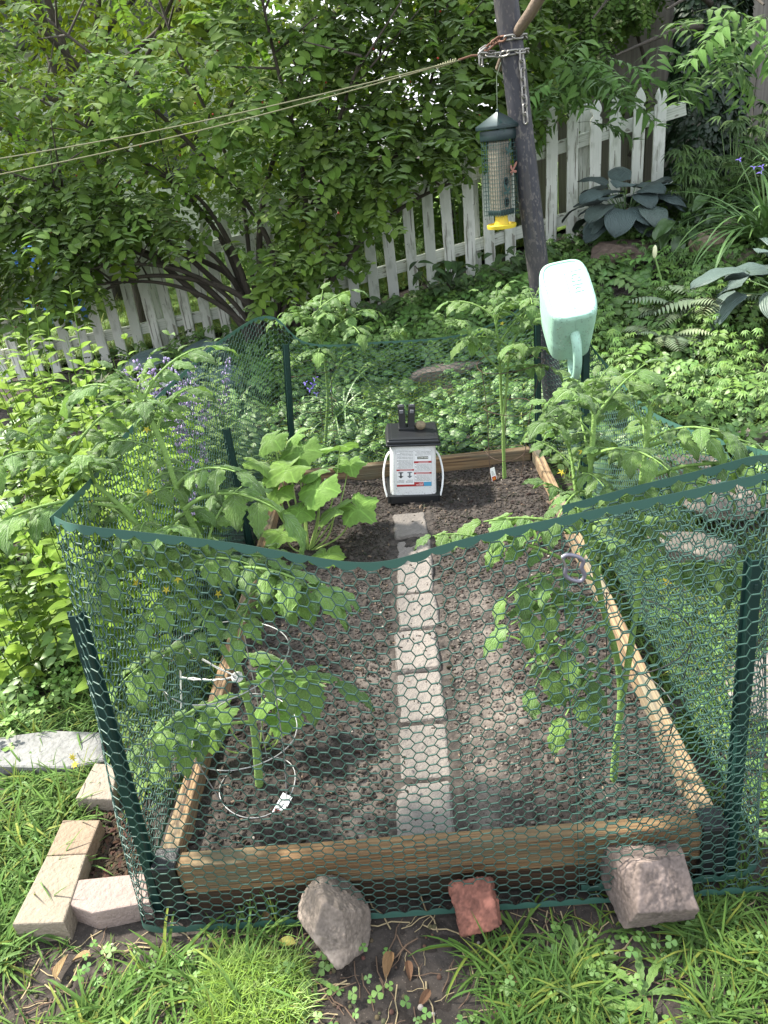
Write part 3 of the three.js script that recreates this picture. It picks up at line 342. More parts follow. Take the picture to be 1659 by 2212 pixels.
  const cord = new MB(); const up = onZ(1082, 135, -2.5).sub(base); cord.tube([V3(0, H, 0), V3(0.002, H + 0.12, 0), V3(up.x * Math.cos(.62) - up.z * Math.sin(.62), up.y, up.x * Math.sin(.62) + up.z * Math.cos(.62))], 0.0016, 5); part(t, 'cord', cord.build(), std({ color: lin(0.10, 0.13, 0.09), roughness: 0.9 }));
}
// ---------- watering can ----------
const { FontLoader } = await import('three/addons/loaders/FontLoader.js');
const { TextGeometry } = await import('three/addons/geometries/TextGeometry.js');
const font = await new FontLoader().loadAsync('fonts/droid/droid_sans_bold.typeface.json');
{
  const c = onZ(1227, 622, -1.44), el = 54 * Math.PI / 180, n = V3(-0.08, Math.sin(el), Math.cos(el)).normalize(), x = V3(1, 0.10, 0.02), z = x.clone().cross(n).normalize(); x.copy(n).cross(z).normalize();
  const t = thing('watering_can', 'mint green plastic watering can hung upside down on a post', 'watering can', c); t.quaternion.setFromRotationMatrix(new THREE.Matrix4().makeBasis(x, n, z));
  const scuff = tex(512, 512, (u, v) => { const a = pfbm(u, v, 6, 9, 4, 101), b = pfbm(u, v, 34, 20, 3, 103), c = pnoise(u * 130, v * 130, 130, 130, 105); let k = 0.93 + 0.1 * a; if (b > 0.63) k -= (b - 0.63) * 1.6; if (c > 0.955) k *= 0.72; return [k, k, k * 0.99]; });
  const mint = new THREE.MeshPhysicalMaterial({ map: scuff, color: lin(0.34, 0.56, 0.445), roughness: 0.5, clearcoat: 0.15, clearcoatRoughness: 0.3 });
  const W = 0.082, D = 0.128, L = 0.235, mb = new MB(), N = 64; const ring = (y, s, sz, r) => { const w = W * s, d = D * sz, row = []; for (let k = 0; k <= N; k++) { const a = k / N * 2 * Math.PI, e = 0.42, cx = Math.sign(Math.cos(a)) * Math.pow(Math.abs(Math.cos(a)), e), cz = Math.sign(Math.sin(a)) * Math.pow(Math.abs(Math.sin(a)), e); const nn = Math.pow(Math.pow(Math.abs(cx), 4) + Math.pow(Math.abs(cz), 4), 0.25); row.push([w * cx / nn * 1.0, y, d * cz / nn]); } return row; };
  const prof = [[-L, 0.80, 0.80], [-L, 0.86, 0.87], [-L + 0.006, 0.88, 0.89], [-0.17, 0.93, 0.93], [-0.163, 0.945, 0.94], [-0.158, 0.94, 0.938], [-0.08, 0.99, 0.98], [-0.022, 1.0, 1.0], [-0.010, 0.985, 0.992], [-0.003, 0.955, 0.97], [0, 0.90, 0.935], [0.0, 0.86, 0.90], [-0.0025, 0.84, 0.885], [-0.0025, 0.4, 0.4], [-0.0025, 0.001, 0.001]];
  let prev = null; prof.forEach(([y, s, sz]) => { const row = ring(y, s, sz).map(p => mb.v(p[0], p[1], p[2], 0, 1, 0, p[0] / 0.2, p[2] / 0.2)); if (prev) for (let k = 0; k < N; k++) mb.q(prev[k], row[k], row[k + 1], prev[k + 1]); prev = row; });
  let g = mb.build(); g.deleteAttribute('normal'); g.deleteAttribute('uv'); g.deleteAttribute('color'); g = mergeVertices(g, 1e-5); g = toCreasedNormals(g, 0.8); boxUV(g, 0.15); part(t, 'body', g, mint);
  const h = new MB(); h.tube(spline([V3(0, -0.085, D * 0.90), V3(0, -0.105, D + 0.028), V3(0, -0.17, D + 0.058), V3(0, -0.25, D + 0.05), V3(0.002, -0.30, D + 0.01), V3(0.004, -0.29, D - 0.035), V3(0.004, -0.23, D - 0.055)], 30), k => 0.0175 - 0.006 * Math.sin(k * Math.PI * 0.5), 14, true, 5); part(t, 'handle', h.build(), mint);
  const seam = new MB(); seam.tube([V3(0, -0.002, -D * 0.88), V3(0, -0.0015, 0), V3(0, -0.002, D * 0.88), V3(0, -0.001, D * .93), V3(0, -0.004, D * .972), V3(0, -0.022, D * 1.0), V3(0, -0.085, D * 0.978)], 0.0012, 5); part(t, 'seam', seam.build(), std({ color: lin(0.30, 0.47, 0.38), roughness: 0.6 }));
  const tg = new TextGeometry('CHG', { font, size: 0.03, depth: 0.0014, curveSegments: 5, bevelEnabled: true, bevelSize: 0.0006, bevelThickness: 0.0004, bevelSegments: 1 }); tg.rotateX(-Math.PI / 2); tg.rotateY(-Math.PI / 2); tg.translate(0.018, -0.0025, -0.062); part(t, 'lettering', tg, std({ color: lin(0.33, 0.52, 0.42), roughness: 0.55 }));
  const sc = document.createElement('canvas'); sc.width = 128; sc.height = 96; const q = sc.getContext('2d'); q.fillStyle = '#f4f1ee'; q.fillRect(0, 0, 128, 96); q.fillStyle = '#4a4766'; for (let k = 0; k < 16; k++) q.fillRect(20, 20 + k * 3.6, 46, 1.5 + (k * 7 % 3)); q.fillStyle = '#8a7c90'; q.fillRect(78, 22, 5, 48); q.fillRect(90, 30, 4, 36); q.fillRect(100, 24, 8, 20);
  const stx = new THREE.CanvasTexture(sc); stx.colorSpace = THREE.SRGBColorSpace; const sg = new RoundedBoxGeometry(0.04, 0.0012, 0.034, 1, 0.0005), SP = sg.attributes.position, SU = sg.attributes.uv; for (let k = 0; k < SP.count; k++) SU.setXY(k, SP.getX(k) / 0.04 + 0.5, SP.getZ(k) / 0.034 + 0.5); const s = part(t, 'sticker', sg, std({ map: stx, roughness: 0.5 })); s.position.set(0.042, -0.0012, -0.088); s.rotation.y = 0.05;
  // drops of water
  const R = rng(12), dg = new THREE.SphereGeometry(0.0022, 8, 6); for (let k = 0; k < 26; k++) { const y = -R.r(0.01, 0.14), a = R.r(-0.85, 0.85), d = part(t, 'water_drop', dg, new THREE.MeshPhysicalMaterial({ color: 0xffffff, roughness: 0.05, transmission: 1, thickness: 0.003, ior: 1.33 })); if (R() < .6) d.position.set(W * a, y, D * (0.995 - 0.02 * Math.abs(a) + y * 0.06)); else d.position.set(W * (1.0 + y * 0.05), y, D * a * 0.8); d.scale.set(1, 1.6, 0.7); }
}
// ---------- bucket ----------
{
  const p = onY(893, 1088, 0.105); const cx = p.x, cz = p.z - 0.1, yb = 0.098;
  const t = thing('bucket', 'square white plastic bucket with black lid and upside down printed label', 'bucket', V3(cx, yb, cz)); t.rotation.set(-0.02, 0.02, -0.085);
  const rr = (w, d, h, r) => new RoundedBoxGeometry(w, h, d, 4, r);
  const specks = tex(512, 512, (u, v) => { const a = pnoise(u * 120, v * 120, 120, 120, 3), b = pfbm(u, v, 5, 5, 4, 9), low = v < 0.3 ? 1 - v / 0.3 : 0; let c = [0.74, 0.745, 0.75]; const dens = 0.86 - 0.22 * low * b * 1.6 + 0.08 * (1 - b); const f = pfbm(u, v, 60, 60, 2, 15); if (a > dens && f > 0.4) c = mix3(c, [0.16, 0.13, 0.11], 0.75); return c; });
  { const H = 0.275, m = new MB(), N = 48, W = 0.1; let prev = null; for (const [y, s] of [[0.03, 0.985], [0.04, 0.985], [H * 0.5, 0.965], [H, 0.945]]) { const row = []; for (let k = 0; k <= N; k++) { const a = k / N * 2 * Math.PI + Math.PI / 4, cc = Math.cos(a), ss = Math.sin(a), n = Math.pow(Math.pow(Math.abs(cc), 9) + Math.pow(Math.abs(ss), 9), 1 / 9), X = W * s * cc / n, Z = W * s * ss / n; const nn = V3(Math.sign(cc) * Math.pow(Math.abs(cc / n), 8), 0, Math.sign(ss) * Math.pow(Math.abs(ss / n), 8)).normalize(); row.push(m.v(X, y, Z, nn.x, 0, nn.z, k / N * 4, y / H)); } if (prev) for (let k = 0; k < N; k++) m.q(prev[k], row[k], row[k + 1], prev[k + 1]); prev = row; } part(t, 'body', m.build(), new THREE.MeshPhysicalMaterial({ map: specks, roughness: 0.45, clearcoat: 0.2, side: THREE.DoubleSide })); }
  const lid = new MB(); lid.geo(rr(0.218, 0.212, 0.022, 0.010), mat(0, 0.283, 0)); lid.geo(rr(0.226, 0.22, 0.010, 0.0048), mat(0, 0.272, 0)); lid.geo(rr(0.208, 0.202, 0.006, 0.0028), mat(0, 0.2955, 0)); part(t, 'lid', lid.build(), blackPlastic);
  const inner = part(t, 'lid_panel', rr(0.18, 0.175, 0.004, 0.0018), std({ color: lin(0.016, 0.017, 0.019), roughness: 0.35 })); inner.position.y = 0.2975;
  { const s = new THREE.Shape(), w = 0.11, r = 0.02; s.moveTo(-w + r, -w); s.lineTo(w - r, -w); s.quadraticCurveTo(w, -w, w, -w + r); s.lineTo(w, w - r); s.quadraticCurveTo(w, w, w - r, w); s.lineTo(-w + r, w); s.quadraticCurveTo(-w, w, -w, w - r); s.lineTo(-w, -w + r); s.quadraticCurveTo(-w, -w, -w + r, -w); const g = new THREE.ExtrudeGeometry(s, { depth: 0.03, bevelEnabled: true, bevelSize: 0.002, bevelThickness: 0.002, bevelSegments: 2 }); g.rotateX(-Math.PI / 2); const b = new MB(); b.geo(g, mat(0, 0.014, 0));
    const foot = new THREE.Shape(); const P = [[-0.1, 0], [-0.06, 0], [-0.05, -0.016], [-0.035, -0.016], [-0.02, 0], [0.02, 0], [0.035, -0.016], [0.05, -0.016], [0.06, 0], [0.1, 0], [0.1, 0.02], [-0.1, 0.02]]; P.forEach(([a, c], k) => k ? foot.lineTo(a, c) : foot.moveTo(a, c)); const fg = new THREE.ExtrudeGeometry(foot, { depth: 0.012, bevelEnabled: false }); for (let k = 0; k < 4; k++) b.geo(fg, new THREE.Matrix4().makeRotationY(k * Math.PI / 2).multiply(mat(0, 0.012, 0.097))); b.geo(rr(0.17, 0.17, 0.03, 0.008), mat(0, 0.0, 0)); part(t, 'base', b.build(), blackPlastic); }
  // printed label, upside down as the bucket stands on its top
  const cv = document.createElement('canvas'); cv.width = 640; cv.height = 700; const q = cv.getContext('2d'); q.translate(640, 700); q.rotate(Math.PI); q.fillStyle = '#e9e9ea'; q.fillRect(0, 0, 640, 700); q.strokeStyle = '#444'; q.lineWidth = 3; q.strokeRect(4, 4, 632, 692); q.beginPath(); q.moveTo(320, 4); q.lineTo(320, 696); q.stroke();
  const lines = (x, y, w, n, st = 22, c = '#555') => { q.fillStyle = c; for (let k = 0; k < n; k++) for (let xx = x; xx < x + w - 40 * ((k * 7) % 3 === 2); xx += 26) q.fillRect(xx, y + k * st, 18 + (xx * 13 + k * 5) % 7, 8); };
  q.fillStyle = '#a8282c'; q.fillRect(6, 6, 628, 36); q.fillRect(150, 6, 170, 80); q.fillStyle = '#4c9ac0'; q.fillRect(6, 6, 140, 80); q.fillStyle = '#fff'; q.font = 'bold 30px sans-serif'; q.fillText('BIRD the', 158, 40); q.font = 'bold 24px sans-serif'; q.fillText('feeder', 160, 70);
  lines(20, 105, 280, 6); q.fillStyle = '#a8282c'; q.fillRect(6, 240, 314, 36); q.fillStyle = '#eee'; q.fillRect(40, 254, 250, 8); lines(20, 295, 280, 7); q.fillStyle = '#a8282c'; q.fillRect(6, 452, 314, 38); q.fillStyle = '#eee'; q.fillRect(60, 466, 180, 8); q.fillStyle = '#3c4034'; q.fillRect(65, 530, 195, 48); q.fillStyle = '#f2f2ea'; q.font = 'bold 32px sans-serif'; q.fillText('BIRD-MOTE', 70, 566); lines(20, 600, 280, 4);
  q.fillStyle = '#a8282c'; q.fillRect(320, 310, 316, 32); q.fillStyle = '#eee'; q.fillRect(360, 322, 220, 8); q.fillStyle = '#333'; for (const [bx, col] of [[400, '#666b72'], [560, '#2b2b2e']]) { q.fillStyle = col; q.beginPath(); q.moveTo(bx - 50, 210); q.lineTo(bx, 165); q.lineTo(bx + 50, 210); q.fill(); q.fillRect(bx - 14, 210, 28, 60); q.beginPath(); q.ellipse(bx, 276, 48, 12, 0, 0, 7); q.fill(); } lines(345, 80, 120, 3); lines(500, 80, 120, 3);
  lines(340, 360, 280, 8); lines(340, 545, 280, 2); q.fillStyle = '#333'; q.font = 'bold 28px sans-serif'; lines(340, 595, 270, 4, 26, '#3a3a3c');
  const ct = new THREE.CanvasTexture(cv); ct.colorSpace = THREE.SRGBColorSpace; const lg = new RoundedBoxGeometry(0.148, 0.162, 0.0016, 1, 0.0007), LP = lg.attributes.position, LU = lg.attributes.uv; for (let k = 0; k < LP.count; k++) LU.setXY(k, LP.getX(k) / 0.148 + 0.5, LP.getY(k) / 0.162 + 0.5); const lb = part(t, 'label', lg, std({ map: ct, roughness: 0.5 })); lb.position.set(0.002, 0.165, 0.0965); lb.rotation.x = -0.016;
  const hm = std({ color: lin(0.78, 0.78, 0.78), roughness: 0.4 }); for (const s of [-1, 1]) { const m = new MB(); m.tube(spline([V3(s * 0.098, 0.205, 0.0), V3(s * 0.112, 0.19, 0.02), V3(s * 0.126, 0.13, 0.05), V3(s * 0.122, 0.07, 0.075), V3(s * 0.113, 0.035, 0.09)], 14), 0.0042, 8); part(t, 'handle', m.build(), hm); }
  // black twin clip holder and pebble on the lid
  const y = yb + 0.2985; const onLid = (a, b, c) => V3(a, b - yb, c).applyEuler(t.rotation).add(t.position); const k = thing('trap', 'black plastic twin tower trap standing on the bucket lid', 'trap', onLid(-0.022, y, -0.022)); k.rotation.copy(t.rotation);
  part(k, 'base', new RoundedBoxGeometry(0.07, 0.014, 0.055, 2, 0.003), blackPlastic).position.y = 0.007;
  for (const s of [-1, 1]) { const sh = new THREE.Shape([[-0.024, 0], [0.024, 0], [0.014, 0.088], [0.004, 0.092], [-0.004, 0.092], [-0.014, 0.088]].map(a => new THREE.Vector2(...a))); const g = new THREE.ExtrudeGeometry(sh, { depth: 0.022, bevelEnabled: true, bevelSize: 0.002, bevelThickness: 0.003, bevelSegments: 2 }); g.rotateY(Math.PI / 2); g.translate(-0.011, 0, 0); const q2 = part(k, 'tower', g, blackPlastic); q2.position.set(s * 0.0175, 0.013, 0); q2.rotation.z = s * -0.06; for (const yy of [0.07, 0.09]) { const e = part(q2, 'grip', new RoundedBoxGeometry(0.016, 0.014, 0.008, 1, 0.002), std({ color: lin(0.13, 0.13, 0.145), roughness: 0.5 })); e.position.set(0, yy, yy < .08 ? 0.022 : 0.006); } }
  const pb = single('pebble', tintRock(rough(new THREE.SphereGeometry(0.022, 20, 14).scale(1.05, 0.85, 0.95), 0.002, 60, 3), 2), stone([0.25, 0.20, 0.13], 0.002), 'small round brown pebble on the bucket lid', 'pebble'); pb.position.copy(onLid(0.036, y + 0.017, -0.012));
}
// ---------- carabiner, tags, cages, twine ----------
{
  const c = onZ(1237, 1228, 0.066), t = thing('carabiner', 'grey carabiner clipping the net sheets together', 'carabiner', c), gm = std({ color: lin(0.20, 0.19, 0.23), roughness: 0.35, metalness: 0.4 });
  const P = [[-0.014, 0.024], [-0.006, 0.027], [0.010, 0.020], [0.018, 0.010], [0.014, -0.002], [0.017, -0.018], [0.010, -0.026], [-0.006, -0.019], [-0.013, -0.008], [-0.010, 0.004]].map(p => V3(p[0], p[1], 0)); const m = new MB(); m.tube(new THREE.CatmullRomCurve3(P).getPoints(40), 0.0035, 8); part(t, 'body', m.build(), gm); const g = new MB(); g.tube([V3(-0.010, 0.004, 0.001), V3(-0.012, 0.015, 0.001), V3(-0.014, 0.024, 0)], 0.0022, 6); part(t, 'gate', g.build(), chainMat); t.rotation.z = 0.12;
}
const wire = { pale: std({ color: lin(0.38, 0.38, 0.375), roughness: 0.4, metalness: 0.5 }), rust: std({ color: lin(0.085, 0.055, 0.04), roughness: 0.8, metalness: 0.3 }), dark: std({ color: lin(0.06, 0.06, 0.058), roughness: 0.5, metalness: 0.5 }) };
function cage(base, rings, m, label, lean = [0, 0], rw = 0.0015) { // rings: [height, radius]
  const t = thing('tomato_cage', label, 'plant cage', base, 'wire tomato cages'); const ctr = h => V3(lean[0] * h, h, lean[1] * h);
  for (const [h, r] of rings) { const p = []; for (let k = 0; k <= 40; k++) { const a = k / 40 * 2 * Math.PI; p.push(ctr(h).add(V3(r * Math.cos(a), 0.008 * Math.sin(a * 2 + r * 90), r * Math.sin(a)))); } const g = new MB(); g.tube(p, rw, 6, false); part(t, 'ring', g.build(), m); }
  for (let k = 0; k < 3; k++) { const a = 0.6 + k * 2.094, f = rings[0], l = rings[rings.length - 1], p = [ctr(-0.05).add(V3(f[1] * 0.8 * Math.cos(a), 0, f[1] * 0.8 * Math.sin(a)))]; for (const [h, r] of rings) p.push(ctr(h).add(V3((r + rw) * Math.cos(a), 0, (r + rw) * Math.sin(a)))); const g = new MB(); g.tube(p, rw, 6); part(t, 'leg', g.build(), m); } return t; }
const rootFL = onY(560, 1705, 0.11), rootFR = onY(1325, 1690, 0.11), rootBR = onY(1090, 1035, 0.11), rootBL = onY(700, 985, 0.11);
cage(V3(rootFL.x, 0.1, rootFL.z), [[0.025, 0.094], [0.2, 0.125], [0.42, 0.145]], wire.pale, 'pale galvanised wire cage round the tied tomato plant');
cage(V3(rootFR.x, 0.1, rootFR.z), [[0.03, 0.09], [0.25, 0.12], [0.45, 0.14]], wire.dark, 'grey wire cage round the twin stemmed tomato plant');
cage(V3(rootBR.x, 0.1, rootBR.z), [[0.14, 0.085], [0.34, 0.10], [0.53, 0.135]], wire.rust, 'rusty wire cage round the tomato plant next to the pole', [0.08, 0]);
cage(V3(rootBL.x, 0.1, rootBL.z), [[0.12, 0.085], [0.28, 0.10], [0.46, 0.125]], wire.rust, 'rusty wire cage round the tomato plant behind the squash');
{
  const tm = () => { const c = document.createElement('canvas'); c.width = 64; c.height = 160; const q = c.getContext('2d'); q.fillStyle = '#eee'; q.fillRect(0, 0, 64, 160); q.fillStyle = '#b93a2a'; q.fillRect(6, 8, 52, 62); q.fillStyle = '#d8862e'; q.beginPath(); q.arc(32, 44, 17, 0, 7); q.fill(); q.fillStyle = '#777'; for (let k = 0; k < 5; k++) q.fillRect(10, 82 + k * 10, 40 - k * 3, 4); const t = new THREE.CanvasTexture(c); t.colorSpace = THREE.SRGBColorSpace; return t; };
  const m = std({ map: tm(), roughness: 0.5 }), g = new RoundedBoxGeometry(0.026, 0.07, 0.0012, 1, 0.0005), P = g.attributes.position, U = g.attributes.uv; for (let k = 0; k < P.count; k++) U.setXY(k, P.getX(k) / 0.026 + .5, 0.5 - P.getY(k) / 0.07);
  const tg = (p, r, l) => { const o = single('plant_tag', g, m, l, 'plant tag', 'plastic plant tags'); o.position.copy(p); o.rotation.set(...r); };
  tg(onY(606, 1748, 0.115).setY(0.118), [-1.1, 0.2, -0.5], 'white and red plant tag lying inside the lowest cage ring'); tg(onZ(706, 1053, -1.62), [-0.3, 0.1, -0.2], 'red and white plant tag standing among the squash leaves'); tg(onY(1066, 1027, 0.13), [-0.25, 0.5, 0.15], 'red and white plant tag beside the tomato stem near the pole');
  const tw = thing('garden_twine', 'white garden twine tying the tomato stem to its cage', 'twine', null), tmat = std({ color: lin(0.72, 0.70, 0.68), roughness: 1 }), z = rootFL.z; const a = onZ(512, 1462, z + 0.01), R = rng(9);
  for (const [u, v, zz] of [[384, 1388, -0.02], [388, 1392, -0.04], [390, 1462, -0.06], [392, 1465, 0.0]]) { const b = onZ(u, v, z + zz), p = []; for (let k = 0; k <= 14; k++) { const q = a.clone().lerp(b, k / 14); q.y -= 0.008 * Math.sin(Math.PI * k / 14); q.add(V3(R.r(-.001, .001), R.r(-.0015, .0015), R.r(-.001, .001))); p.push(q); } const g2 = new MB(); g2.tube(p, 0.0017, 5); part(tw, 'strand', g2.build(), tmat); }
  const kp = []; for (let k = 0; k <= 30; k++) { const q = k / 30 * 14; kp.push(a.clone().add(V3(0.011 * Math.cos(q), -0.006 + 0.012 * k / 30, 0.011 * Math.sin(q)))); } const g3 = new MB(); g3.tube(kp, 0.0024, 5); part(tw, 'knot', g3.build(), tmat); const g4 = new MB(); g4.tube([onZ(385, 1390, z - .03), onZ(390, 1440, z - .03), onZ(392, 1530, z - .02)], 0.002, 5); part(tw, 'tail', g4.build(), tmat);
}
// ---------- leaves ----------
const veinTex = tex(256, 256, (u, v) => { const x = Math.abs(u - 0.5) * 2, m = Math.exp(-x * x * 900 * 0.25), t = (v - x * 0.42) * 9, f = Math.abs(t - Math.round(t)), s = Math.exp(-f * f * 260) * (1 - x * 0.5), n = pfbm(u, v, 10, 10, 4, 5), k = 0.80 + 0.30 * n + 0.20 * m + 0.10 * s; return [k * 0.78, k * 0.78, k * 0.72 + 0.02 * m]; });
const veinBump = tex(256, 256, (u, v) => { const x = Math.abs(u - 0.5) * 2, m = Math.exp(-x * x * 220), t = (v - x * 0.42) * 9, f = Math.abs(t - Math.round(t)), s = Math.exp(-f * f * 90) * (1 - x * 0.4), n = pfbm(u, v, 14, 14, 3, 6), k = 0.7 - 0.5 * m - 0.35 * s + 0.35 * (n - 0.5); return [k, k, k]; }, true);
function leafMat(c, o = {}) { if (o.tr === 0) return new THREE.MeshStandardMaterial({ color: lin(...c), map: o.map === undefined ? veinTex : o.map, bumpMap: o.bump === undefined ? veinBump : o.bump, bumpScale: o.bs ?? 0.002, roughness: o.ro ?? 0.6, side: THREE.DoubleSide, vertexColors: !!o.vc }); return new THREE.MeshPhysicalMaterial({ color: lin(...c), map: o.map === undefined ? veinTex : o.map, bumpMap: o.bump === undefined ? veinBump : o.bump, bumpScale: o.bs ?? 0.002, roughness: 1, transmission: o.tr ?? 0.38, thickness: 0, specularIntensity: 0.4, clearcoat: (o.coat ?? 0.25) * 0.55, clearcoatRoughness: o.cr ?? 0.45, side: THREE.DoubleSide, vertexColors: !!o.vc }); }
const tones = (c, n, o, d = 0.16) => Array.from({ length: n }, (_, k) => { const f = 1 + d * (k / (n - 1 || 1) * 2 - 1); return leafMat([c[0] * f * (1 + 0.06 * (k % 2)), c[1] * f, c[2] * f * (1 - 0.1 * (k % 2))], o); });
// blade: base at origin, along +Z, upper side +Y
const PROF = {
  ovate: t => Math.pow(Math.sin(Math.PI * Math.pow(t, 0.72)), 0.85) * (1 - 0.25 * t),
  ellip: t => Math.pow(Math.sin(Math.PI * t), 0.75),
  lance: t => Math.pow(Math.sin(Math.PI * Math.pow(t, 0.55)), 0.9) * (1 - 0.35 * t),
  heart: t => Math.pow(Math.max(0, 1 - Math.pow(Math.abs(t * 1.0 - 0.32) / 0.68, 2.0)), 0.62) * (t < 0.32 ? lerp(0.80, 1, t / 0.32) : 1) * (t > 0.75 ? 1 - (t - 0.75) * 0.9 : 1),
  strap: t => (t < 0.1 ? 0.6 + 4 * t : 1) * Math.pow(1 - t, 0.45),
};
function blade(mb, o, M = new THREE.Matrix4()) {
  const { len = 1, wid = 0.5, prof = PROF.ovate, nu = 6, nv = 2, fold = 0.25, droop = 0.5, curl = 0, serr = 0, teeth = 6, wave = 0, z0 = 0, twist = 0, seed = 0 } = o;
  const nm = new THREE.Matrix3().getNormalMatrix(M), rows = []; let y = 0, z = z0, an = o.lift ?? 0;
  for (let i = 0; i <= nu; i++) { const t = i / nu; if (i) { an -= droop / nu; y += Math.sin(an) * len / nu; z += Math.cos(an) * len / nu; } let w = wid / 2 * Math.max(0.0, prof(clamp(t, 0.0, 1))); if (serr) w *= 1 - serr * (((t * teeth) % 1)); if (i === nu) w = Math.min(w, wid * 0.02); const row = [];
    for (let j = -nv; j <= nv; j++) { const s = j / nv, x = s * w, up = Math.abs(s) * w * fold + curl * s * s * w * -0.6 + (wave ? wave * Math.sin(t * 11 + j * 2.1 + seed) * Math.abs(s) : 0); const cx = x, cy = y + Math.cos(an) * up, cz = z - Math.sin(an) * up; const p = V3(cx, cy, cz), n = V3(-Math.sign(s) * fold * 0.8, 1, 0); n.set(n.x, Math.cos(an), -Math.sin(an)).normalize(); if (twist) { p.applyAxisAngle(V3(0, 0, 1), twist * t); n.applyAxisAngle(V3(0, 0, 1), twist * t); } p.applyMatrix4(M); n.applyMatrix3(nm).normalize(); row.push(mb.v(p.x, p.y, p.z, n.x, n.y, n.z, 0.5 + s * 0.5, t)); }
    rows.push(row); if (i) for (let j = 0; j < 2 * nv; j++) mb.q(rows[i - 1][j], row[j], row[j + 1], rows[i - 1][j + 1]); }
  return mb; }
function bladeGeo(o) { const m = new MB(); blade(m, o); const g = m.build(); return o.soft ? g : (g.computeVertexNormals(), g); }
function cordate(o) { // round lobed leaf on a fan of rings: squash, violets; stalk at origin, tip towards +Z
  const { r = 0.1, lobes = 5, lobe = 0.16, cup = 0.15, ruffle = 0.06, n = 40, rings = 3, notch = 0.75, teeth = 0.03, seed = 0 } = o, m = new MB(), rows = []; const c0 = m.v(0, 0, 0, 0, 1, 0, 0.5, 0.1);
  for (let k = 1; k <= rings; k++) { const row = []; for (let i = 0; i <= n; i++) { const a = (i / n * 2 - 1) * (Math.PI - 0.12), q = k / rings; let R = r * (1 + lobe * Math.cos(a * lobes) * 0.8) * (1 - notch * Math.pow(Math.abs(a) / Math.PI, 10)) * (1 + teeth * (i % 2 ? 1 : -1)) * (1 + 0.12 * Math.cos(a)); R *= q; const y = cup * R * q * (1 - 2.2 * q) + ruffle * r * q * q * Math.sin(a * lobes + Math.PI) + ruffle * r * 0.7 * q * Math.sin(a * 3 + seed * 2); row.push(m.v(R * Math.sin(a), y, R * Math.cos(a) + 0.0, 0, 1, 0, 0.5 + 0.45 * q * Math.sin(a), 0.35 + 0.5 * q * Math.cos(a))); } rows.push(row); for (let i = 0; i < n; i++) k === 1 ? m.t(c0, row[i], row[i + 1]) : m.q(rows[k - 2][i], row[i], row[i + 1], rows[k - 2][i + 1]); }
  const g = m.build(); g.computeVertexNormals(); return g; }
const squashTex = tex(256, 256, (u, v) => { const x = u - 0.5, y = v - 0.35, a = Math.atan2(x, y), r = Math.hypot(x, y) * 2, d = Math.abs(((a / (2 * Math.PI / 5)) % 1 + 1.5) % 1 - 0.5) * 1.2566 * r, m = Math.exp(-d * d * 1500), b = pfbm(u, v, 14, 14, 4, 8), k = 0.72 + 0.35 * b + 0.45 * m; return [k * 0.78, k * 0.78, k * 0.74]; });

// ---------- tomato plants ----------
const tomatoMats = tones([0.175, 0.325, 0.082], 4, { coat: 0.35, cr: 0.4, bs: 0.004, tr: 0.42 }, 0.2), stemMat = new THREE.MeshPhysicalMaterial({ color: lin(0.165, 0.275, 0.065), bumpMap: stoneBump, bumpScale: 0.003, roughness: 0.75, sheen: 0.3, sheenColor: lin(0.6, 0.7, 0.5), sheenRoughness: 0.5 });
const leafletGeos = [[0.62, 0.5, 0.9], [0.70, 0.35, 1.2], [0.58, 0.8, 0.6]].map(([w, f, d], k) => bladeGeo({ len: 1, wid: w, nu: 15, nv: 3, fold: 0.12, droop: d, serr: 0.36, teeth: 5, curl: 1.0 * f, wave: 0.05, seed: k, z0: 0.06 }));
function tomatoLeafProto(droop, seed) { const R = rng(seed), pts = []; let y = 0, z = 0, an = 0.35; const n = 14; for (let k = 0; k <= n; k++) { pts.push(V3(0, y, z)); an -= droop / n; y += Math.sin(an) / n; z += Math.cos(an) / n; }
  const m = new MB(); m.tube(pts, t => 0.022 * (1 - 0.65 * t), 5, true); const g = m.build(); const lay = [];
  const add = (i, side, s) => { const p = pts[i], T = pts[Math.min(n, i + 1)].clone().sub(pts[Math.max(0, i - 1)]).normalize(); const d = side === 0 ? T.clone() : T.clone().multiplyScalar(0.45).add(V3(side, R.r(-.25, .1), 0)).normalize(); const up = V3(-T.y * 0 + R.r(-.3, .3), 1, -T.y).normalize(); lay.push([aim(p, d, up, s * R.r(0.9, 1.1)), R.i(3)]); };
  add(n, 0, 0.46); for (const [i, s] of [[11, 0.40], [8, 0.37], [5, 0.27]]) { add(i, 1, s); add(i, -1, s * R.r(.9, 1.05)); } add(9, 1, 0.13); add(6, -1, 0.12); add(7, 1, 0.1); return { g, lay }; }
const tomLeafs = [[0.7, 1], [1.0, 2], [1.35, 3], [0.5, 4]].map(a => tomatoLeafProto(...a));
function tomatoLeaf(parent, M, R, small) { const k = tomLeafs[R.i(4)], l = part(parent, 'leaf', k.g, stemMat); put(l, M); for (const [m, v] of k.lay) { const q = part(l, 'leaflet', leafletGeos[v], tomatoMats[R.i(4)]); put(q, m); } return l; }
const petal = bladeGeo({ len: 1, wid: 0.4, nu: 4, nv: 1, droop: 0.9, prof: PROF.lance }); const yellowPetal = leafMat([0.62, 0.50, 0.06], { map: null, bump: null, tr: 0.3 });
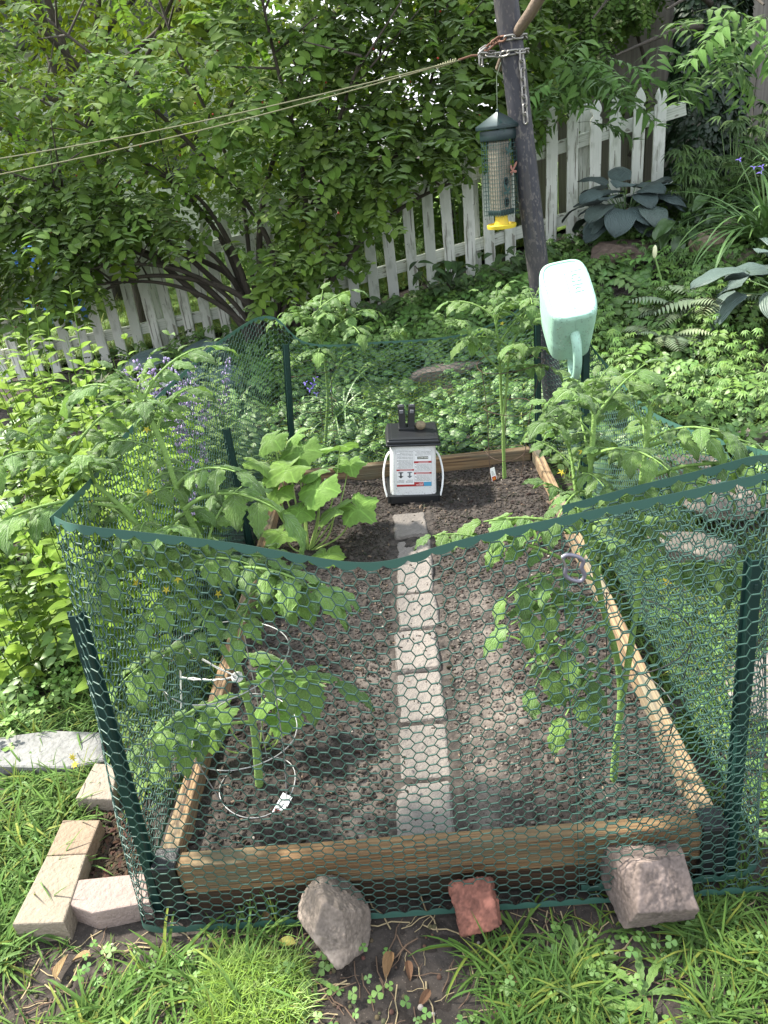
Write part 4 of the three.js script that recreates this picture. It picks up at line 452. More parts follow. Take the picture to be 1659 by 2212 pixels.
function flower(parent, p, s, m, n, R) { const f = new MB(); for (let k = 0; k < n; k++) f.geo(petal, new THREE.Matrix4().makeRotationY(k / n * 2 * Math.PI).multiply(mat(0, 0, 0.02, -0.4, 0, 0, 1))); const o = part(parent, 'flower', f.build(), m); o.position.copy(p); o.scale.setScalar(s); o.rotation.set(R.r(0.4, 1.2), R.r(-.4, .4), R.r(-.4, .4)); return o; }
function tomato(label, root, stems, opt) { // stems: {pts: Vector3[] in world, r, leaves: [from, to, n], size}
  const t = thing('tomato_plant', label, 'tomato plant', root, 'tomato plants in the bed'), R = rng(opt.seed);
  stems.forEach((s, si) => { const pts = spline(s.pts.map(p => p.clone().sub(root)), 36); const m = new MB(); m.tube(pts, k => s.r * 0.82 * (1 - 0.5 * k) * (1 + 0.10 * Math.sin(k * 40)), 8, true, 9); part(t, 'stem', m.build(), stemMat);
    const [a, b, n] = s.leaves; let az = R.r(0, 6.3); for (let k = 0; k < n; k++) { const f = lerp(a, b, (k + R.r(-.25, .25)) / n), i = clamp(Math.round(f * 36), 1, 35), p = pts[i]; az += 2.4 + R.r(-.3, .3); const T = pts[i + 1].clone().sub(pts[i - 1]).normalize(); const d = V3(Math.cos(az), R.r(0.0, 0.5), Math.sin(az)).addScaledVector(T, 0.4).normalize(); const sz = s.size * lerp(0.92, 0.82, f) * R.r(0.7, 1.2); tomatoLeaf(t, aim(p, d, V3(0, 1, 0), sz), R); }
    const e = pts[36]; for (let k = 0; k < 4; k++) { const az2 = k * 1.7 + si; tomatoLeaf(t, aim(e.clone().addScaledVector(V3(0, -0.01, 0), k), V3(Math.cos(az2) * 0.7, 1, Math.sin(az2) * 0.7), V3(-Math.cos(az2), 0.4, -Math.sin(az2)), s.size * 0.42), R); }
    for (let k = 0; k < (s.flowers || 0); k++) { const i = 14 + R.i(18); flower(t, pts[i].clone().add(V3(R.r(-.05, .05), R.r(-.02, .02), R.r(0, .05))), R.r(0.009, 0.0125), yellowPetal, 5, R); } });
  for (const [u, v, z, s, dx, dy, dz] of opt.extra || []) { tomatoLeaf(t, aim(onZ(u, v, z).sub(root), V3(dx, dy, dz), V3(0, 1, 0), s), R); }
  return t; }
const zs = (a, z0, z1) => a.map(([u, v], k) => onZ(u, v, lerp(z0, z1, k / (a.length - 1))));
{
  const r0 = rootFL.clone().setY(0.1), r1 = rootFR.clone().setY(0.1), r2 = rootBR.clone().setY(0.1), r3 = rootBL.clone().setY(0.1), z = r0.z, zf = r1.z;
  tomato('sprawling tomato plant with two long leaning stems tied with white twine', r0, [
    { pts: [r0, ...zs([[548, 1570], [525, 1480], [505, 1400], [505, 1330], [478, 1255], [451, 1199], [391, 1079], [350, 960], [315, 885], [300, 850]], z, z - 0.12)], r: 0.012, leaves: [0.4, 0.98, 14], size: 0.205, flowers: 3 },
    { pts: [onZ(505, 1440, z), ...zs([[481, 1400], [426, 1304], [366, 1239], [311, 1150], [240, 1075], [160, 1010], [95, 960]], z, z - 0.1)], r: 0.0105, leaves: [0.3, 0.98, 14], size: 0.205, flowers: 4 },
    { pts: [onZ(500, 1345, z), ...zs([[540, 1310], [585, 1290], [620, 1260]], z, z + 0.05)], r: 0.006, leaves: [0.3, 0.95, 4], size: 0.16 },
    { pts: [onZ(366, 1239, z - .05), ...zs([[330, 1130], [315, 1010], [340, 900]], z - .06, z - .2)], r: 0.006, leaves: [0.2, 0.95, 7], size: 0.17, flowers: 1 },
  ], { seed: 11, extra: [[520, 1480, z, 0.24, 0.9, 0.1, 0.3], [525, 1500, z, 0.24, -0.8, 0.0, 0.5], [540, 1560, z, 0.2, -0.7, 0.2, 0.4], [480, 1380, z, 0.24, -1, 0.1, 0.5], [505, 1330, z, 0.22, 1, 0.3, 0.1], [470, 1240, z, 0.24, 0.9, 0.2, 0.4], [400, 1100, z - .05, 0.24, 0.9, 0.4, 0.3], [250, 1080, z - .08, 0.25, -1, 0.1, 0.5], [311, 1150, z - .05, 0.22, -0.6, -0.2, 0.8]] });
  tomato('tall twin stemmed tomato plant with pale upright shoots', r1, [
    { pts: [r1, ...zs([[1332, 1600], [1342, 1510], [1330, 1411], [1311, 1347], [1292, 1264], [1275, 1160], [1273, 1063], [1279, 968], [1283, 900], [1278, 860]], zf, zf - 0.1)], r: 0.0105, leaves: [0.45, 0.97, 11], size: 0.175, flowers: 1 },
    { pts: [onZ(1344, 1500, zf), ...zs([[1354, 1449], [1371, 1340], [1384, 1240], [1387, 1158], [1385, 1040], [1396, 960], [1405, 880]], zf, zf - 0.14)], r: 0.010, leaves: [0.4, 0.97, 10], size: 0.17, flowers: 2 },
    { pts: [onZ(1290, 1250, zf - .05), ...zs([[1262, 1150], [1243, 1055], [1235, 995], [1220, 930]], zf - .06, zf - .14)], r: 0.006, leaves: [0.3, 0.97, 7], size: 0.16, flowers: 1 },
  ], { seed: 23, extra: [[1300, 1310, zf - .02, 0.21, -1, 0.25, 0.25], [1290, 1255, zf - .03, 0.2, -1, 0.35, 0.1], [1311, 1347, zf, 0.22, -0.9, 0.0, 0.5], [1275, 1150, zf - .06, 0.22, -1, 0.2, -0.1], [1384, 1240, zf - .06, 0.24, 0.9, 0.1, 0.3], [1385, 1040, zf - .1, 0.24, 1, 0.2, 0.1], [1396, 965, zf - .12, 0.2, 1, 0.0, 0.1], [1330, 1411, zf, 0.2, -0.7, 0, 0.7], [1230, 1215, zf - .05, 0.19, -1, 0.3, -0.1], [1060, 1172, zf - .02, 0.12, -1, 0.3, 0.05]] });
  tomato('upright tomato plant in a rusty cage next to the leaning pole', r2, [
    { pts: [r2, ...zs([[1088, 980], [1087, 920], [1082, 850], [1080, 790], [1075, 730], [1070, 690], [1068, 660]], r2.z, r2.z - 0.02)], r: 0.010, leaves: [0.52, 0.97, 9], size: 0.24, flowers: 1 },
    { pts: [onZ(1087, 900, r2.z), ...zs([[1095, 830], [1100, 770], [1118, 715], [1140, 675], [1155, 650]], r2.z, r2.z - 0.02)], r: 0.007, leaves: [0.35, 0.97, 7], size: 0.22 },
    { pts: [onZ(1082, 800, r2.z), ...zs([[1050, 770], [1020, 720], [985, 700], [960, 700]], r2.z, r2.z + 0.06)], r: 0.0055, leaves: [0.4, 0.97, 3], size: 0.15 },
  ], { seed: 37, extra: [[1083, 800, r2.z, 0.2, 1, 0.1, 0.4]] });
  tomato('drooping tomato plant with curled leaves in a rusty cage behind the squash', r3, [
    { pts: [r3, ...zs([[704, 940], [708, 860], [704, 800], [697, 750], [690, 715], [678, 690], [650, 690]], r3.z, r3.z + 0.05)], r: 0.010, leaves: [0.5, 0.97, 9], size: 0.25 },
    { pts: [onZ(709, 850, r3.z), ...zs([[720, 815], [740, 770], [750, 720], [745, 690], [735, 680]], r3.z, r3.z + 0.02)], r: 0.007, leaves: [0.4, 0.97, 8], size: 0.23 },
    { pts: [onZ(705, 830, r3.z), ...zs([[670, 810], [640, 790], [620, 780]], r3.z, r3.z + 0.06)], r: 0.0055, leaves: [0.5, 0.97, 3], size: 0.17 },
    { pts: [onZ(735, 775, r3.z), ...zs([[790, 745], [830, 730], [858, 722]], r3.z, r3.z + 0.05)], r: 0.005, leaves: [0.5, 0.97, 3], size: 0.14 },
    { pts: [onZ(735, 790, r3.z), ...zs([[770, 800], [800, 830], [825, 860]], r3.z, r3.z + 0.05)], r: 0.005, leaves: [0.4, 0.97, 3], size: 0.17 },
  ], { seed: 41 });
}
// ---------- squash plants ----------
const squashMats = tones([0.21, 0.385, 0.075], 3, { map: squashTex, bump: soilBump, bs: 0.003, coat: 0.2, tr: 0.42 }, 0.14), squashStem = std({ color: lin(0.26, 0.37, 0.10), roughness: 0.7 });
const squashGeos = [cordate({ r: 1, seed: 1, lobe: 0.13, cup: 0.1, teeth: 0.045 }), cordate({ r: 1, lobe: 0.18, ruffle: 0.1, seed: 2, cup: 0.08, teeth: 0.05 }), cordate({ r: 1, lobes: 5, lobe: 0.11, cup: 0.2, ruffle: 0.07, seed: 3, teeth: 0.04 })];
function squash(label, root, leaves, seed) { const t = thing('squash_plant', label, 'squash plant', root, 'squash plants in the bed'), R = rng(seed);
  leaves.forEach(([u, v, z, r, tx, tz, yaw]) => { const p = onZ(u, v, z).sub(root), m = new MB(), mid = p.clone().multiplyScalar(0.5).add(V3(p.x * 0.15, -0.02, 0.01)); m.tube(spline([V3(0, 0, 0), mid, p], 10), k => r * 0.055 * (1 - 0.35 * k), 6); part(t, 'stalk', m.build(), squashStem); const l = part(t, 'leaf', squashGeos[R.i(3)], squashMats[R.i(3)]); l.position.copy(p); l.rotation.set(tx * 0.55 + R.r(-.2, .3), yaw ?? R.r(-2.2, 2.2), tz * 0.6 + R.r(-.25, .25), 'YXZ'); l.scale.setScalar(r); }); return t; }
{
  const b = onY(665, 1190, 0.11); b.y = 0.1; const z = b.z;
  squash('large squash plant with broad pale green lobed leaves', b, [[690, 1015, z - .1, 0.085, 0.5, 0.15], [625, 1010, z - .06, 0.09, 0.55, -0.2], [650, 970, z - .18, 0.085, 0.6, 0], [590, 945, z - .2, 0.07, 0.55, -0.2], [735, 965, z - .15, 0.075, 0.6, 0.3], [690, 1050, z, 0.085, 0.5, 0.1], [725, 1100, z + .03, 0.08, 0.5, 0.1], [770, 1095, z, 0.075, 0.5, 0.3], [610, 1150, z + .06, 0.07, 0.5, -0.1], [705, 1195, z + .1, 0.065, 0.4, 0.1], [650, 1100, z + .02, 0.06, 0.5, -0.3], [560, 1000, z - .1, 0.08, 0.5, -0.4], [640, 940, z - .26, 0.07, 0.6, 0], [755, 1000, z - .2, 0.06, 0.6, 0.2], [600, 1060, z - .02, 0.07, 0.5, -0.3]], 3);
  const c = onY(640, 1330, 0.11); c.y = 0.1; squash('young squash plant with small round leaves inside the cage ring', c, [[655, 1300, c.z, 0.05, 0.6, 0.1], [600, 1345, c.z + .03, 0.05, 0.6, -0.1], [575, 1300, c.z, 0.045, 0.6, -0.2], [625, 1280, c.z - .03, 0.04, 0.6, 0], [650, 1345, c.z + .03, 0.045, 0.5, 0.2], [600, 1275, c.z - .05, 0.05, 0.6, -0.1]], 4);
  const d = onY(560, 1620, 0.11); d.y = 0.1; squash('young squash plant with oval leaves at the foot of the tied tomato', d, [[600, 1450, d.z - .06, 0.06, 0.7, -0.1], [655, 1470, d.z - .05, 0.05, 0.7, 0.2], [590, 1505, d.z, 0.06, 0.7, 0], [610, 1545, d.z + .03, 0.05, 0.6, 0.1], [480, 1535, d.z, 0.055, 0.6, -0.2], [450, 1580, d.z + .04, 0.05, 0.6, -0.3], [560, 1415, d.z - .08, 0.05, 0.7, -0.1]], 5);
}
// ---------- seedlings of grass in the bed ----------
const grassBladeMats = tones([0.13, 0.25, 0.045], 3, { map: null, bump: null, tr: 0.35 }, 0.2);
{
  const mk = (u, v, label, n, h, seed) => { const p = onY(u, v, 0.11); p.y = 0.1; const t = thing('corn_seedling', label, 'seedling', p), R = rng(seed); for (let k = 0; k < n; k++) { const az = k * 2.6 + R(), g = bladeGeo({ len: h * R.r(.7, 1.1), wid: 0.014, prof: PROF.strap, nu: 8, nv: 1, droop: R.r(0.6, 1.6), lift: 1.3, fold: 0.4 }); const l = part(t, 'leaf', g, grassBladeMats[k % 3]); l.rotation.y = az; l.position.y = 0.01 * k; } };
  mk(1165, 1440, 'small grassy seedling with arching leaves in the open soil', 6, 0.14, 2); mk(1160, 1180, 'thin grassy weed growing beside the timber board', 4, 0.12, 5);
}
// ---------- shrubs and trees ----------
const barkTex = tex(128, 512, (u, v) => { const g = pfbm(u, v, 10, 6, 4, 83), a = pfbm(u, v, 3, 5, 3, 85); return mix3(mix3([0.030, 0.024, 0.020], [0.105, 0.085, 0.070], g), [0.05, 0.045, 0.035], a * 0.5); });
const barkMat = std({ map: barkTex, roughness: 0.95, bumpMap: stoneBump, bumpScale: 0.006 });
function sprayGeo(o) { const { n = 5, len = 0.26, leaf = 0.066, wid = 0.036, seed = 1, bend = 0.6, prof = PROF.ovate, stemR = 0.0014, nu = 4, tip = true, gap = 0.18, droopLeaf = 0.5, nv = 1 } = o, R = rng(seed), m = new MB(), pts = []; let y = 0, z = 0, an = 0.2; for (let k = 0; k <= 8; k++) { pts.push(V3(R.r(-.004, .004), y, z)); an -= bend / 8; y += Math.sin(an) * len / 8; z += Math.cos(an) * len / 8; }
  m.color = [0.5, 0.45, 0.35]; m.tube(pts, k => stemR * (1 - 0.6 * k), 3, false); m.color = [1, 1, 1]; const cv = new THREE.CatmullRomCurve3(pts);
  for (let k = 0; k < n; k++) { const t = gap + (1 - gap) * k / Math.max(1, n - (tip ? 0.4 : 1)), p = cv.getPoint(Math.min(1, t)), T = cv.getTangent(Math.min(1, t)), s = leaf * (0.75 + 0.35 * Math.sin(Math.PI * (0.25 + 0.6 * k / n))) * R.r(.85, 1.12); for (const sd of [-1, 1]) { const d = T.clone().multiplyScalar(R.r(0.3, 0.7)).add(V3(sd, R.r(-.3, .35), 0)).normalize(); const up = V3(R.r(-.35, .35) - sd * 0.2, 1, R.r(-.2, .3)); const b = 0.85 + 0.3 * R(); m.color = [b, b, b * 0.95]; blade(m, { len: s, wid: s * wid / leaf, prof, nu, nv, fold: 0.22, droop: droopLeaf * R.r(.5, 1.4), z0: 0.003 }, aim(p, d, up)); } }
  if (tip) for (let k = 0; k < 2; k++) blade(m, { len: leaf * 0.75, wid: wid * 0.75, prof, nu, nv, fold: 0.25, droop: 0.3 }, aim(pts[8], V3(k ? 0.3 : -0.3, 0.35, 1), V3(0, 1, -0.2)));
  return m.build(); }
const jit = (R, c, d) => { const f = 1 + R.r(-d, d); return lin(c[0] * f * (1 + R.r(-.08, .12)), c[1] * f, c[2] * f * (1 + R.r(-.15, .15))); };
const white3 = [1, 1, 1];
const honeyGeos = [1, 2, 3].map(k => sprayGeo({ seed: k * 7, bend: 0.4 + 0.35 * k, n: 6, len: 0.26, leaf: 0.060, wid: 0.035, prof: PROF.ellip, droopLeaf: 0.35 }));
const shrubMat = leafMat([0.165, 0.295, 0.042], { tr: 0.56, coat: 0, cr: 0.42, vc: true, bump: null });
function limb(parent, pts, r0, r1, name = 'branch', seg = 7) { const m = new MB(), p = spline(pts, 22); m.tube(p, k => lerp(r0, r1, k), seg, true, 1); for (let k = 0; k < m.u.length; k += 2) { m.u[k] *= 6; m.u[k + 1] *= 2; } return part(parent, name, m.build(), barkMat); }
{
  const base = V3(-1.06, terr(-1.06, -4.3), -4.3), t = thing('honeysuckle_shrub', 'huge leafy shrub with dark arching branches spreading in front of the picket fence', 'shrub', base), R = rng(77);
  const tr = [[[545, 700], [500, 600], [430, 560], [300, 490], [170, 470], [40, 500]], [[545, 710], [470, 622], [380, 582], [270, 570], [150, 590]], [[540, 715], [440, 640], [340, 610], [215, 612]], [[555, 700], [510, 560], [470, 480], [420, 420], [330, 370]], [[560, 700], [540, 560], [520, 420], [450, 250], [380, 100], [330, -40]], [[600, 690], [640, 520], [700, 400], [740, 340], [800, 220], [830, 60]], [[610, 690], [640, 560], [660, 440], [640, 300], [600, 150], [560, -30]], [[570, 700], [560, 520], [580, 380], [640, 220], [690, 40]], [[620, 700], [700, 560], [780, 440], [860, 330], [930, 180], [960, 20]], [[530, 715], [420, 600], [260, 520], [80, 430], [-60, 400]], [[545, 700], [480, 520], [380, 400], [230, 300], [60, 200]], [[550, 700], [470, 560], [330, 480], [200, 430], [30, 380]], [[590, 700], [600, 600], [560, 480], [430, 330], [250, 160], [100, 40]], [[640, 700], [720, 600], [800, 500], [900, 430], [1010, 380]], [[560, 705], [520, 640], [400, 600], [290, 600], [200, 640]], [[575, 700], [590, 560], [620, 460], [700, 330], [740, 180]], [[430, 640], [330, 560], [200, 520], [90, 520]], [[480, 620], [380, 540], [250, 500], [120, 510]], [[700, 560], [690, 440], [720, 300], [780, 120]]];
  const ends = []; tr.forEach((a, k) => { const z0 = -4.3 + R.r(-.1, .1), z1 = R.r(-4.55, -3.75); const p = a.map(([u, v], i) => onZ(u, v, lerp(z0, z1, i / (a.length - 1))).sub(base)); if (k < 16 && Math.hypot(p[0].x, p[0].z) < 0.6) p.unshift(V3(p[0].x * 0.6, -0.05, p[0].z)); limb(t, p, R.r(0.02, 0.034), 0.007); const n = p.length; for (let q = 0; q < 4; q++) { const a0 = p[n - 2].clone().lerp(p[n - 1], R()), d = V3(R.r(-.5, .5), R.r(-.1, .6), R.r(-.3, .5)); limb(t, [a0, a0.clone().addScaledVector(d, 0.5), a0.clone().add(d)], 0.008, 0.003, 'twig', 5); } });
  const edge = [[-80, 660], [0, 690], [110, 680], [190, 590], [270, 480], [420, 500], [520, 520], [600, 590], [680, 580], [735, 470], [800, 385], [860, 340], [1000, 290], [1100, 255], [1180, 230], [1300, 210], [1360, 120]].map(([u, v]) => onZ(u, v, -4.1));
  const yl = x => { let k = 0; while (k < edge.length - 2 && edge[k + 1].x < x) k++; const a = edge[k], b = edge[k + 1]; return lerp(a.y, b.y, clamp((x - a.x) / (b.x - a.x))); };
  const M = [[], [], []], C = [[], [], []], near = []; let tries = 0;
  for (let k = 0; k < 2600 && tries < 60000; tries++) { const x = R.r(-3.3, 1.1), ytop = 2.95 - 0.1 * Math.pow(Math.max(0, x - 0.2), 2), lo = yl(x); const y = lo + (ytop - lo) * Math.pow(R(), 1.15) - 0.06; const clump = fbm(x * 1.7 + 4, y * 1.7, 2, 3); const hollow = y < lo + 0.5 ? 0.52 : 0.46; if (clump < hollow - 0.06 && R() < 0.8) continue;
    const f = -3.75 - 0.45 * Math.pow(Math.abs(x + 1.1) / 2.4, 2) - 0.35 * Math.pow(Math.max(0, y - 1.6) / 2, 2) + 0.35 * (clump - 0.5) - (x > 0.5 ? 0.35 : 0); const z = f - Math.pow(R(), 1.6) * 0.8; if (x < -0.9 && y > 1.75 + 0.28 * (x + 3.3) && R() < 0.86) continue; if (noise(x * 5, y * 5, z * 5) < 0.3) continue; k++;
    const az = R.r(-1.5, 1.5) + (x + 1.1) * 0.35, d = V3(Math.sin(az), R.r(-.5, .35), Math.cos(az) * (z > f - 0.4 ? 1 : R.r(-1, 1))); const m = aim(V3(x, y, z).sub(base), d, V3(R.r(-.3, .3), 1, 0.25), R.r(0.6, 1.4)); const v = R.i(3); const c = jit(R, R() < 0.06 ? [1.5, 1.25, 0.7] : [1, 1, 1], 0.2); if (z > f - 0.12 && near.length < 290 && R() < 0.4) near.push([m, v]); else { M[v].push(m); C[v].push(c); } }
  const nm = tones([0.16, 0.285, 0.048], 3, { tr: 0.5, coat: 0.15, cr: 0.42, vc: true, bump: null }, 0.15); near.forEach(([m, v]) => put(part(t, 'leafy_twig', honeyGeos[v], nm[R.i(3)]), m));
  M.forEach((q, k) => stuff('foliage', honeyGeos[k], shrubMat, q, C[k], null, t));
  // red berries
  const bm = std({ color: lin(0.45, 0.05, 0.03), roughness: 0.35 }), bg = new THREE.IcosahedronGeometry(0.0065, 1), B = []; for (let k = 0; k < 130; k++) { const q = M[R.i(3)], e = q[R.i(q.length)].elements; B.push(mat(e[12] + R.r(-.05, .05), e[13] - R.r(0, .04), e[14] + 0.05 + R.r(0, .06))); } stuff('berry', bg, bm, B, null, null, t);
}
// trees beyond the fence
const farGeos = [1, 2].map(k => sprayGeo({ seed: k * 31, bend: 0.8, n: 4, len: 0.5, leaf: 0.17, wid: 0.085, nu: 2, stemR: 0.003 }));
function tree(name, label, x, z, cy, rx, ry, rz, n, col, seed, trunkR = 0.1, scale = 1, gap = 0.42) { const y0 = terr(x, z), t = thing(name, label, 'tree', V3(x, y0, z), 'trees beyond the fence'), R = rng(seed); limb(t, [V3(0, -0.1, 0), V3(R.r(-.1, .1), cy * 0.45, R.r(-.1, .1)), V3(R.r(-.2, .2), cy + ry * 0.5, 0)], trunkR, trunkR * 0.35, 'trunk', 9); for (let k = 0; k < 7; k++) { const a = k * 2.4, s = V3(0, cy * (0.45 + 0.06 * k), 0); limb(t, [s, s.clone().add(V3(Math.cos(a) * rx * 0.4, ry * 0.25, Math.sin(a) * rz * 0.4)), s.clone().add(V3(Math.cos(a) * rx * 0.8, ry * 0.6, Math.sin(a) * rz * 0.8))], trunkR * 0.4, 0.012, 'limb', 5); }
  const M = [], C = []; for (let k = 0, q = 0; k < n && q < n * 8; q++) { const v = V3(R.r(-1, 1), R.r(-1, 1), R.r(-1, 1)); const L = v.length(); if (L > 1 || L < 0.35) continue; const p = V3(v.x * rx, cy + v.y * ry, v.z * rz); if (fbm(p.x * 0.9 + seed, p.y * 0.9, p.z * 0.9, 3) < gap) continue; if (p.y < 0.05) continue; k++; M.push(aim(p, V3(v.x + R.r(-.6, .6), v.y * 0.4 + R.r(-.5, .2), v.z + R.r(-.6, .6)), V3(R.r(-.4, .4), 1, R.r(-.4, .4)), scale * R.r(.7, 1.3))); C.push(jit(R, white3, 0.2)); } stuff('crown', farGeos[seed % 2], leafMat(col, { tr: 0.5, coat: 0, vc: true, bump: null }), M, C, null, t); return t; }
tree('maple_tree', 'broad sunlit tree with yellow green crown beyond the fence', -3.4, -8.2, 3.2, 2.6, 2.6, 1.6, 480, [0.18, 0.29, 0.04], 5, 0.12);
tree('maple_tree', 'bright bushy tree rising behind the middle of the picket fence', -0.6, -8.6, 3.0, 2.2, 2.6, 1.5, 420, [0.17, 0.28, 0.045], 8, 0.11);
tree('maple_tree', 'darker leafy tree standing between the bright trees and the board fence', 1.6, -8.4, 3.6, 2.2, 2.2, 1.5, 500, [0.13, 0.23, 0.045], 12, 0.12);
tree('maple_tree', 'yellow green sunlit tree close behind the arching shrub', -2.3, -5.7, 2.6, 2.1, 1.5, 0.55, 760, [0.27, 0.38, 0.03], 27, 0.06, 0.55, 0.36);
tree('lilac_bush', 'low sunlit bush growing behind the picket fence under the feeder', 0.55, -5.75, 0.75, 0.75, 0.65, 0.5, 260, [0.15, 0.27, 0.05], 14, 0.03, 0.5, 0.38);
tree('lilac_bush', 'low loose bush growing behind the picket fence and the arching branches', -0.8, -5.9, 0.6, 0.8, 0.55, 0.5, 240, [0.14, 0.26, 0.05], 17, 0.03, 0.5, 0.38);
tree('maple_tree', 'distant round tree seen through the arching branches', -6.6, -10.5, 3.0, 2.8, 2.8, 1.8, 700, [0.15, 0.26, 0.05], 19, 0.14);
tree('maple_tree', 'tall distant tree with pale crown towards the pale house', 3.9, -9.5, 4.0, 2.6, 3.0, 1.8, 700, [0.10, 0.19, 0.05], 22, 0.14);
// sunny lawn beyond the fence, house and blue tarpaulin
const lawnTex = tex(256, 256, (u, v) => { const a = pfbm(u, v, 8, 8, 4, 91), b = pfbm(u, v, 50, 50, 2, 93); return mix3([0.10, 0.19, 0.03], [0.26, 0.38, 0.08], a * 0.5 + b * 0.5); });
{
  const mb = new MB(), nx = 50, nz = 24; for (let j = 0; j <= nz; j++) for (let i = 0; i <= nx; i++) { const x = -14 + 16.5 * i / nx, z = -4.95 - 8.5 * j / nz; mb.v(x, terr(x, z) + 0.03, z, 0, 1, 0, x, z); if (i && j) { const W = nx + 1, k = j * W + i; mb.q(k - W - 1, k - W, k, k - 1); } } const g = mb.build(); g.computeVertexNormals(); struct('lawn', g, std({ map: lawnTex, roughness: 1 }));
  const h = thing('house', 'pale clapboard house glimpsed beyond the sunlit lawn', 'house', V3(-5.2, 0, -13.2)); const wm = std({ color: lin(0.72, 0.72, 0.68), roughness: 0.8 }); const bg = new RoundedBoxGeometry(7, 0.145, 0.03, 1, 0.004); for (let k = 0; k < 20; k++) { const b = part(h, 'clapboard', bg, wm); b.position.set(0, 0.1 + k * 0.15, 2.0); b.rotation.x = -0.06; } part(h, 'wall', new THREE.BoxGeometry(6.98, 3.1, 3.9), wm).position.set(0, 1.55, 0.02); const rs = new THREE.Shape([[-3.8, 0], [3.8, 0], [0, 1.6]].map(a => new THREE.Vector2(...a))), rg = new THREE.ExtrudeGeometry(rs, { depth: 4.6, bevelEnabled: false }); part(h, 'roof', rg, std({ color: lin(0.09, 0.085, 0.085), roughness: 0.9 })).position.set(0, 3.11, -2.3); for (const x of [-2, 0.2, 2.2]) { const f = part(h, 'window', new RoundedBoxGeometry(0.95, 1.3, 0.08, 1, 0.01), std({ color: lin(0.8, 0.8, 0.8), roughness: 0.5 })); f.position.set(x, 1.7, 2.05); part(f, 'pane', new RoundedBoxGeometry(0.8, 1.15, 0.03, 1, 0.005), std({ color: lin(0.03, 0.04, 0.05), roughness: 0.08 })).position.z = 0.035; }
  const p = onZ(92, 556, -7.2), y0 = terr(p.x, -7.2), tm = new MB(), N = 26; for (let j = 0; j <= N; j++) for (let i = 0; i <= N; i++) { const a = i / N * 2 - 1, b = j / N * 2 - 1, r = Math.max(Math.abs(a), Math.abs(b)), hh = (p.y - y0 + 0.1) * (r < 0.7 ? 1 : 1 - sstep(0.7, 1, r)) + 0.03 * fbm(a * 5, b * 5, 3); tm.v(a * 0.3, hh, b * 0.3, 0, 1, 0, a, b); if (i && j) { const W = N + 1, k = j * W + i; tm.q(k - W - 1, k - 1, k, k - W); } } const tg = tm.build(); tg.computeVertexNormals(); const tp = single('tarpaulin', tg, std({ color: lin(0.02, 0.14, 0.55), roughness: 0.5, side: THREE.DoubleSide }), 'bright blue tarpaulin over a heap on the far lawn', 'tarpaulin'); tp.position.set(p.x, y0, -7.2);
}
// walnut tree with feathered leaves over the end of the fence
function pinnate(seed, n = 6, len = 0.42, leaf = 0.12, wid = 0.038) { return sprayGeo({ seed, n, len, leaf, wid, bend: 0.9, prof: PROF.lance, stemR: 0.0022, nu: 4, gap: 0.25, droopLeaf: 0.7 }); }
const pinGeos = [pinnate(3), pinnate(5, 7, 0.46, 0.11, 0.036), pinnate(9, 5, 0.36, 0.13, 0.045)];
{
  const p0 = onZ(1545, 400, -5.0), t = thing('walnut_tree', 'tree with long feathered leaves hanging over the end of the picket fence', 'tree', V3(p0.x, terr(p0.x, -5.0), -5.0)), R = rng(99), b = t.position; limb(t, [V3(0, -0.1, 0), V3(0.02, 1.0, 0), V3(0.1, 2.2, 0.05), V3(0.2, 4.6, 0.2)], 0.15, 0.07, 'trunk', 12);
  for (const a of [[[1545, 60, -4.9], [1480, 60, -4.6], [1400, 90, -4.3], [1330, 120, -4.15]], [[1550, 20, -4.9], [1500, -10, -4.4], [1440, 20, -4.1]], [[1555, 0, -4.9], [1600, -30, -4.2], [1650, 10, -3.8]], [[1550, -40, -4.9], [1450, -60, -4.6], [1350, -40, -4.4], [1280, 40, -4.3]]]) limb(t, a.map(q => onZ(...q).sub(b)), 0.022, 0.006);
  const mats = tones([0.11, 0.23, 0.05], 3, { tr: 0.45, coat: 0.3, cr: 0.4, vc: true, bump: null }, 0.18);
  const spots = []; for (const [u0, v0, u1, v1, n, z0, z1] of [[1190, 90, 1320, 230, 18, -4.25, -3.95], [1290, 130, 1400, 230, 7, -4.3, -4.0], [1490, 20, 1659, 170, 16, -4.5, -3.9], [1580, 0, 1670, 70, 9, -4.1, -3.6], [1420, 40, 1500, 130, 5, -4.4, -4.0], [1210, 240, 1300, 290, 3, -4.2, -4.05]]) for (let k = 0; k < n; k++) spots.push(onZ(R.r(u0, u1), R.r(v0, v1), R.r(z0, z1)));
  spots.forEach(p => { const az = R.r(-1.9, 1.9); put(part(t, 'leaf', pinGeos[R.i(3)], mats[R.i(3)]), aim(p.sub(b), V3(Math.sin(az), R.r(-.6, .15), Math.cos(az)), V3(R.r(-.3, .3), 1, 0.3), R.r(0.7, 1.05))); });
  const M = [], C = []; for (let k = 0; k < 900; k++) { const v = V3(R.r(-1, 1), R.r(-1, 1), R.r(-1, 1)); if (v.length() > 1) continue; const p = V3(0.7 + v.x * 2.3, 4.2 + v.y * 1.0, 0.6 + v.z * 2.0); if (fbm(p.x, p.y, p.z, 2) < 0.4) continue; M.push(aim(p, V3(R.r(-1, 1), R.r(-.6, .1), R.r(-1, 1)), V3(0, 1, 0), R.r(1.0, 1.5))); C.push(jit(R, white3, .15)); } stuff('crown', pinGeos[1], leafMat([0.10, 0.21, 0.06], { tr: 0.45, vc: true, bump: null }), M, C, null, t);
}
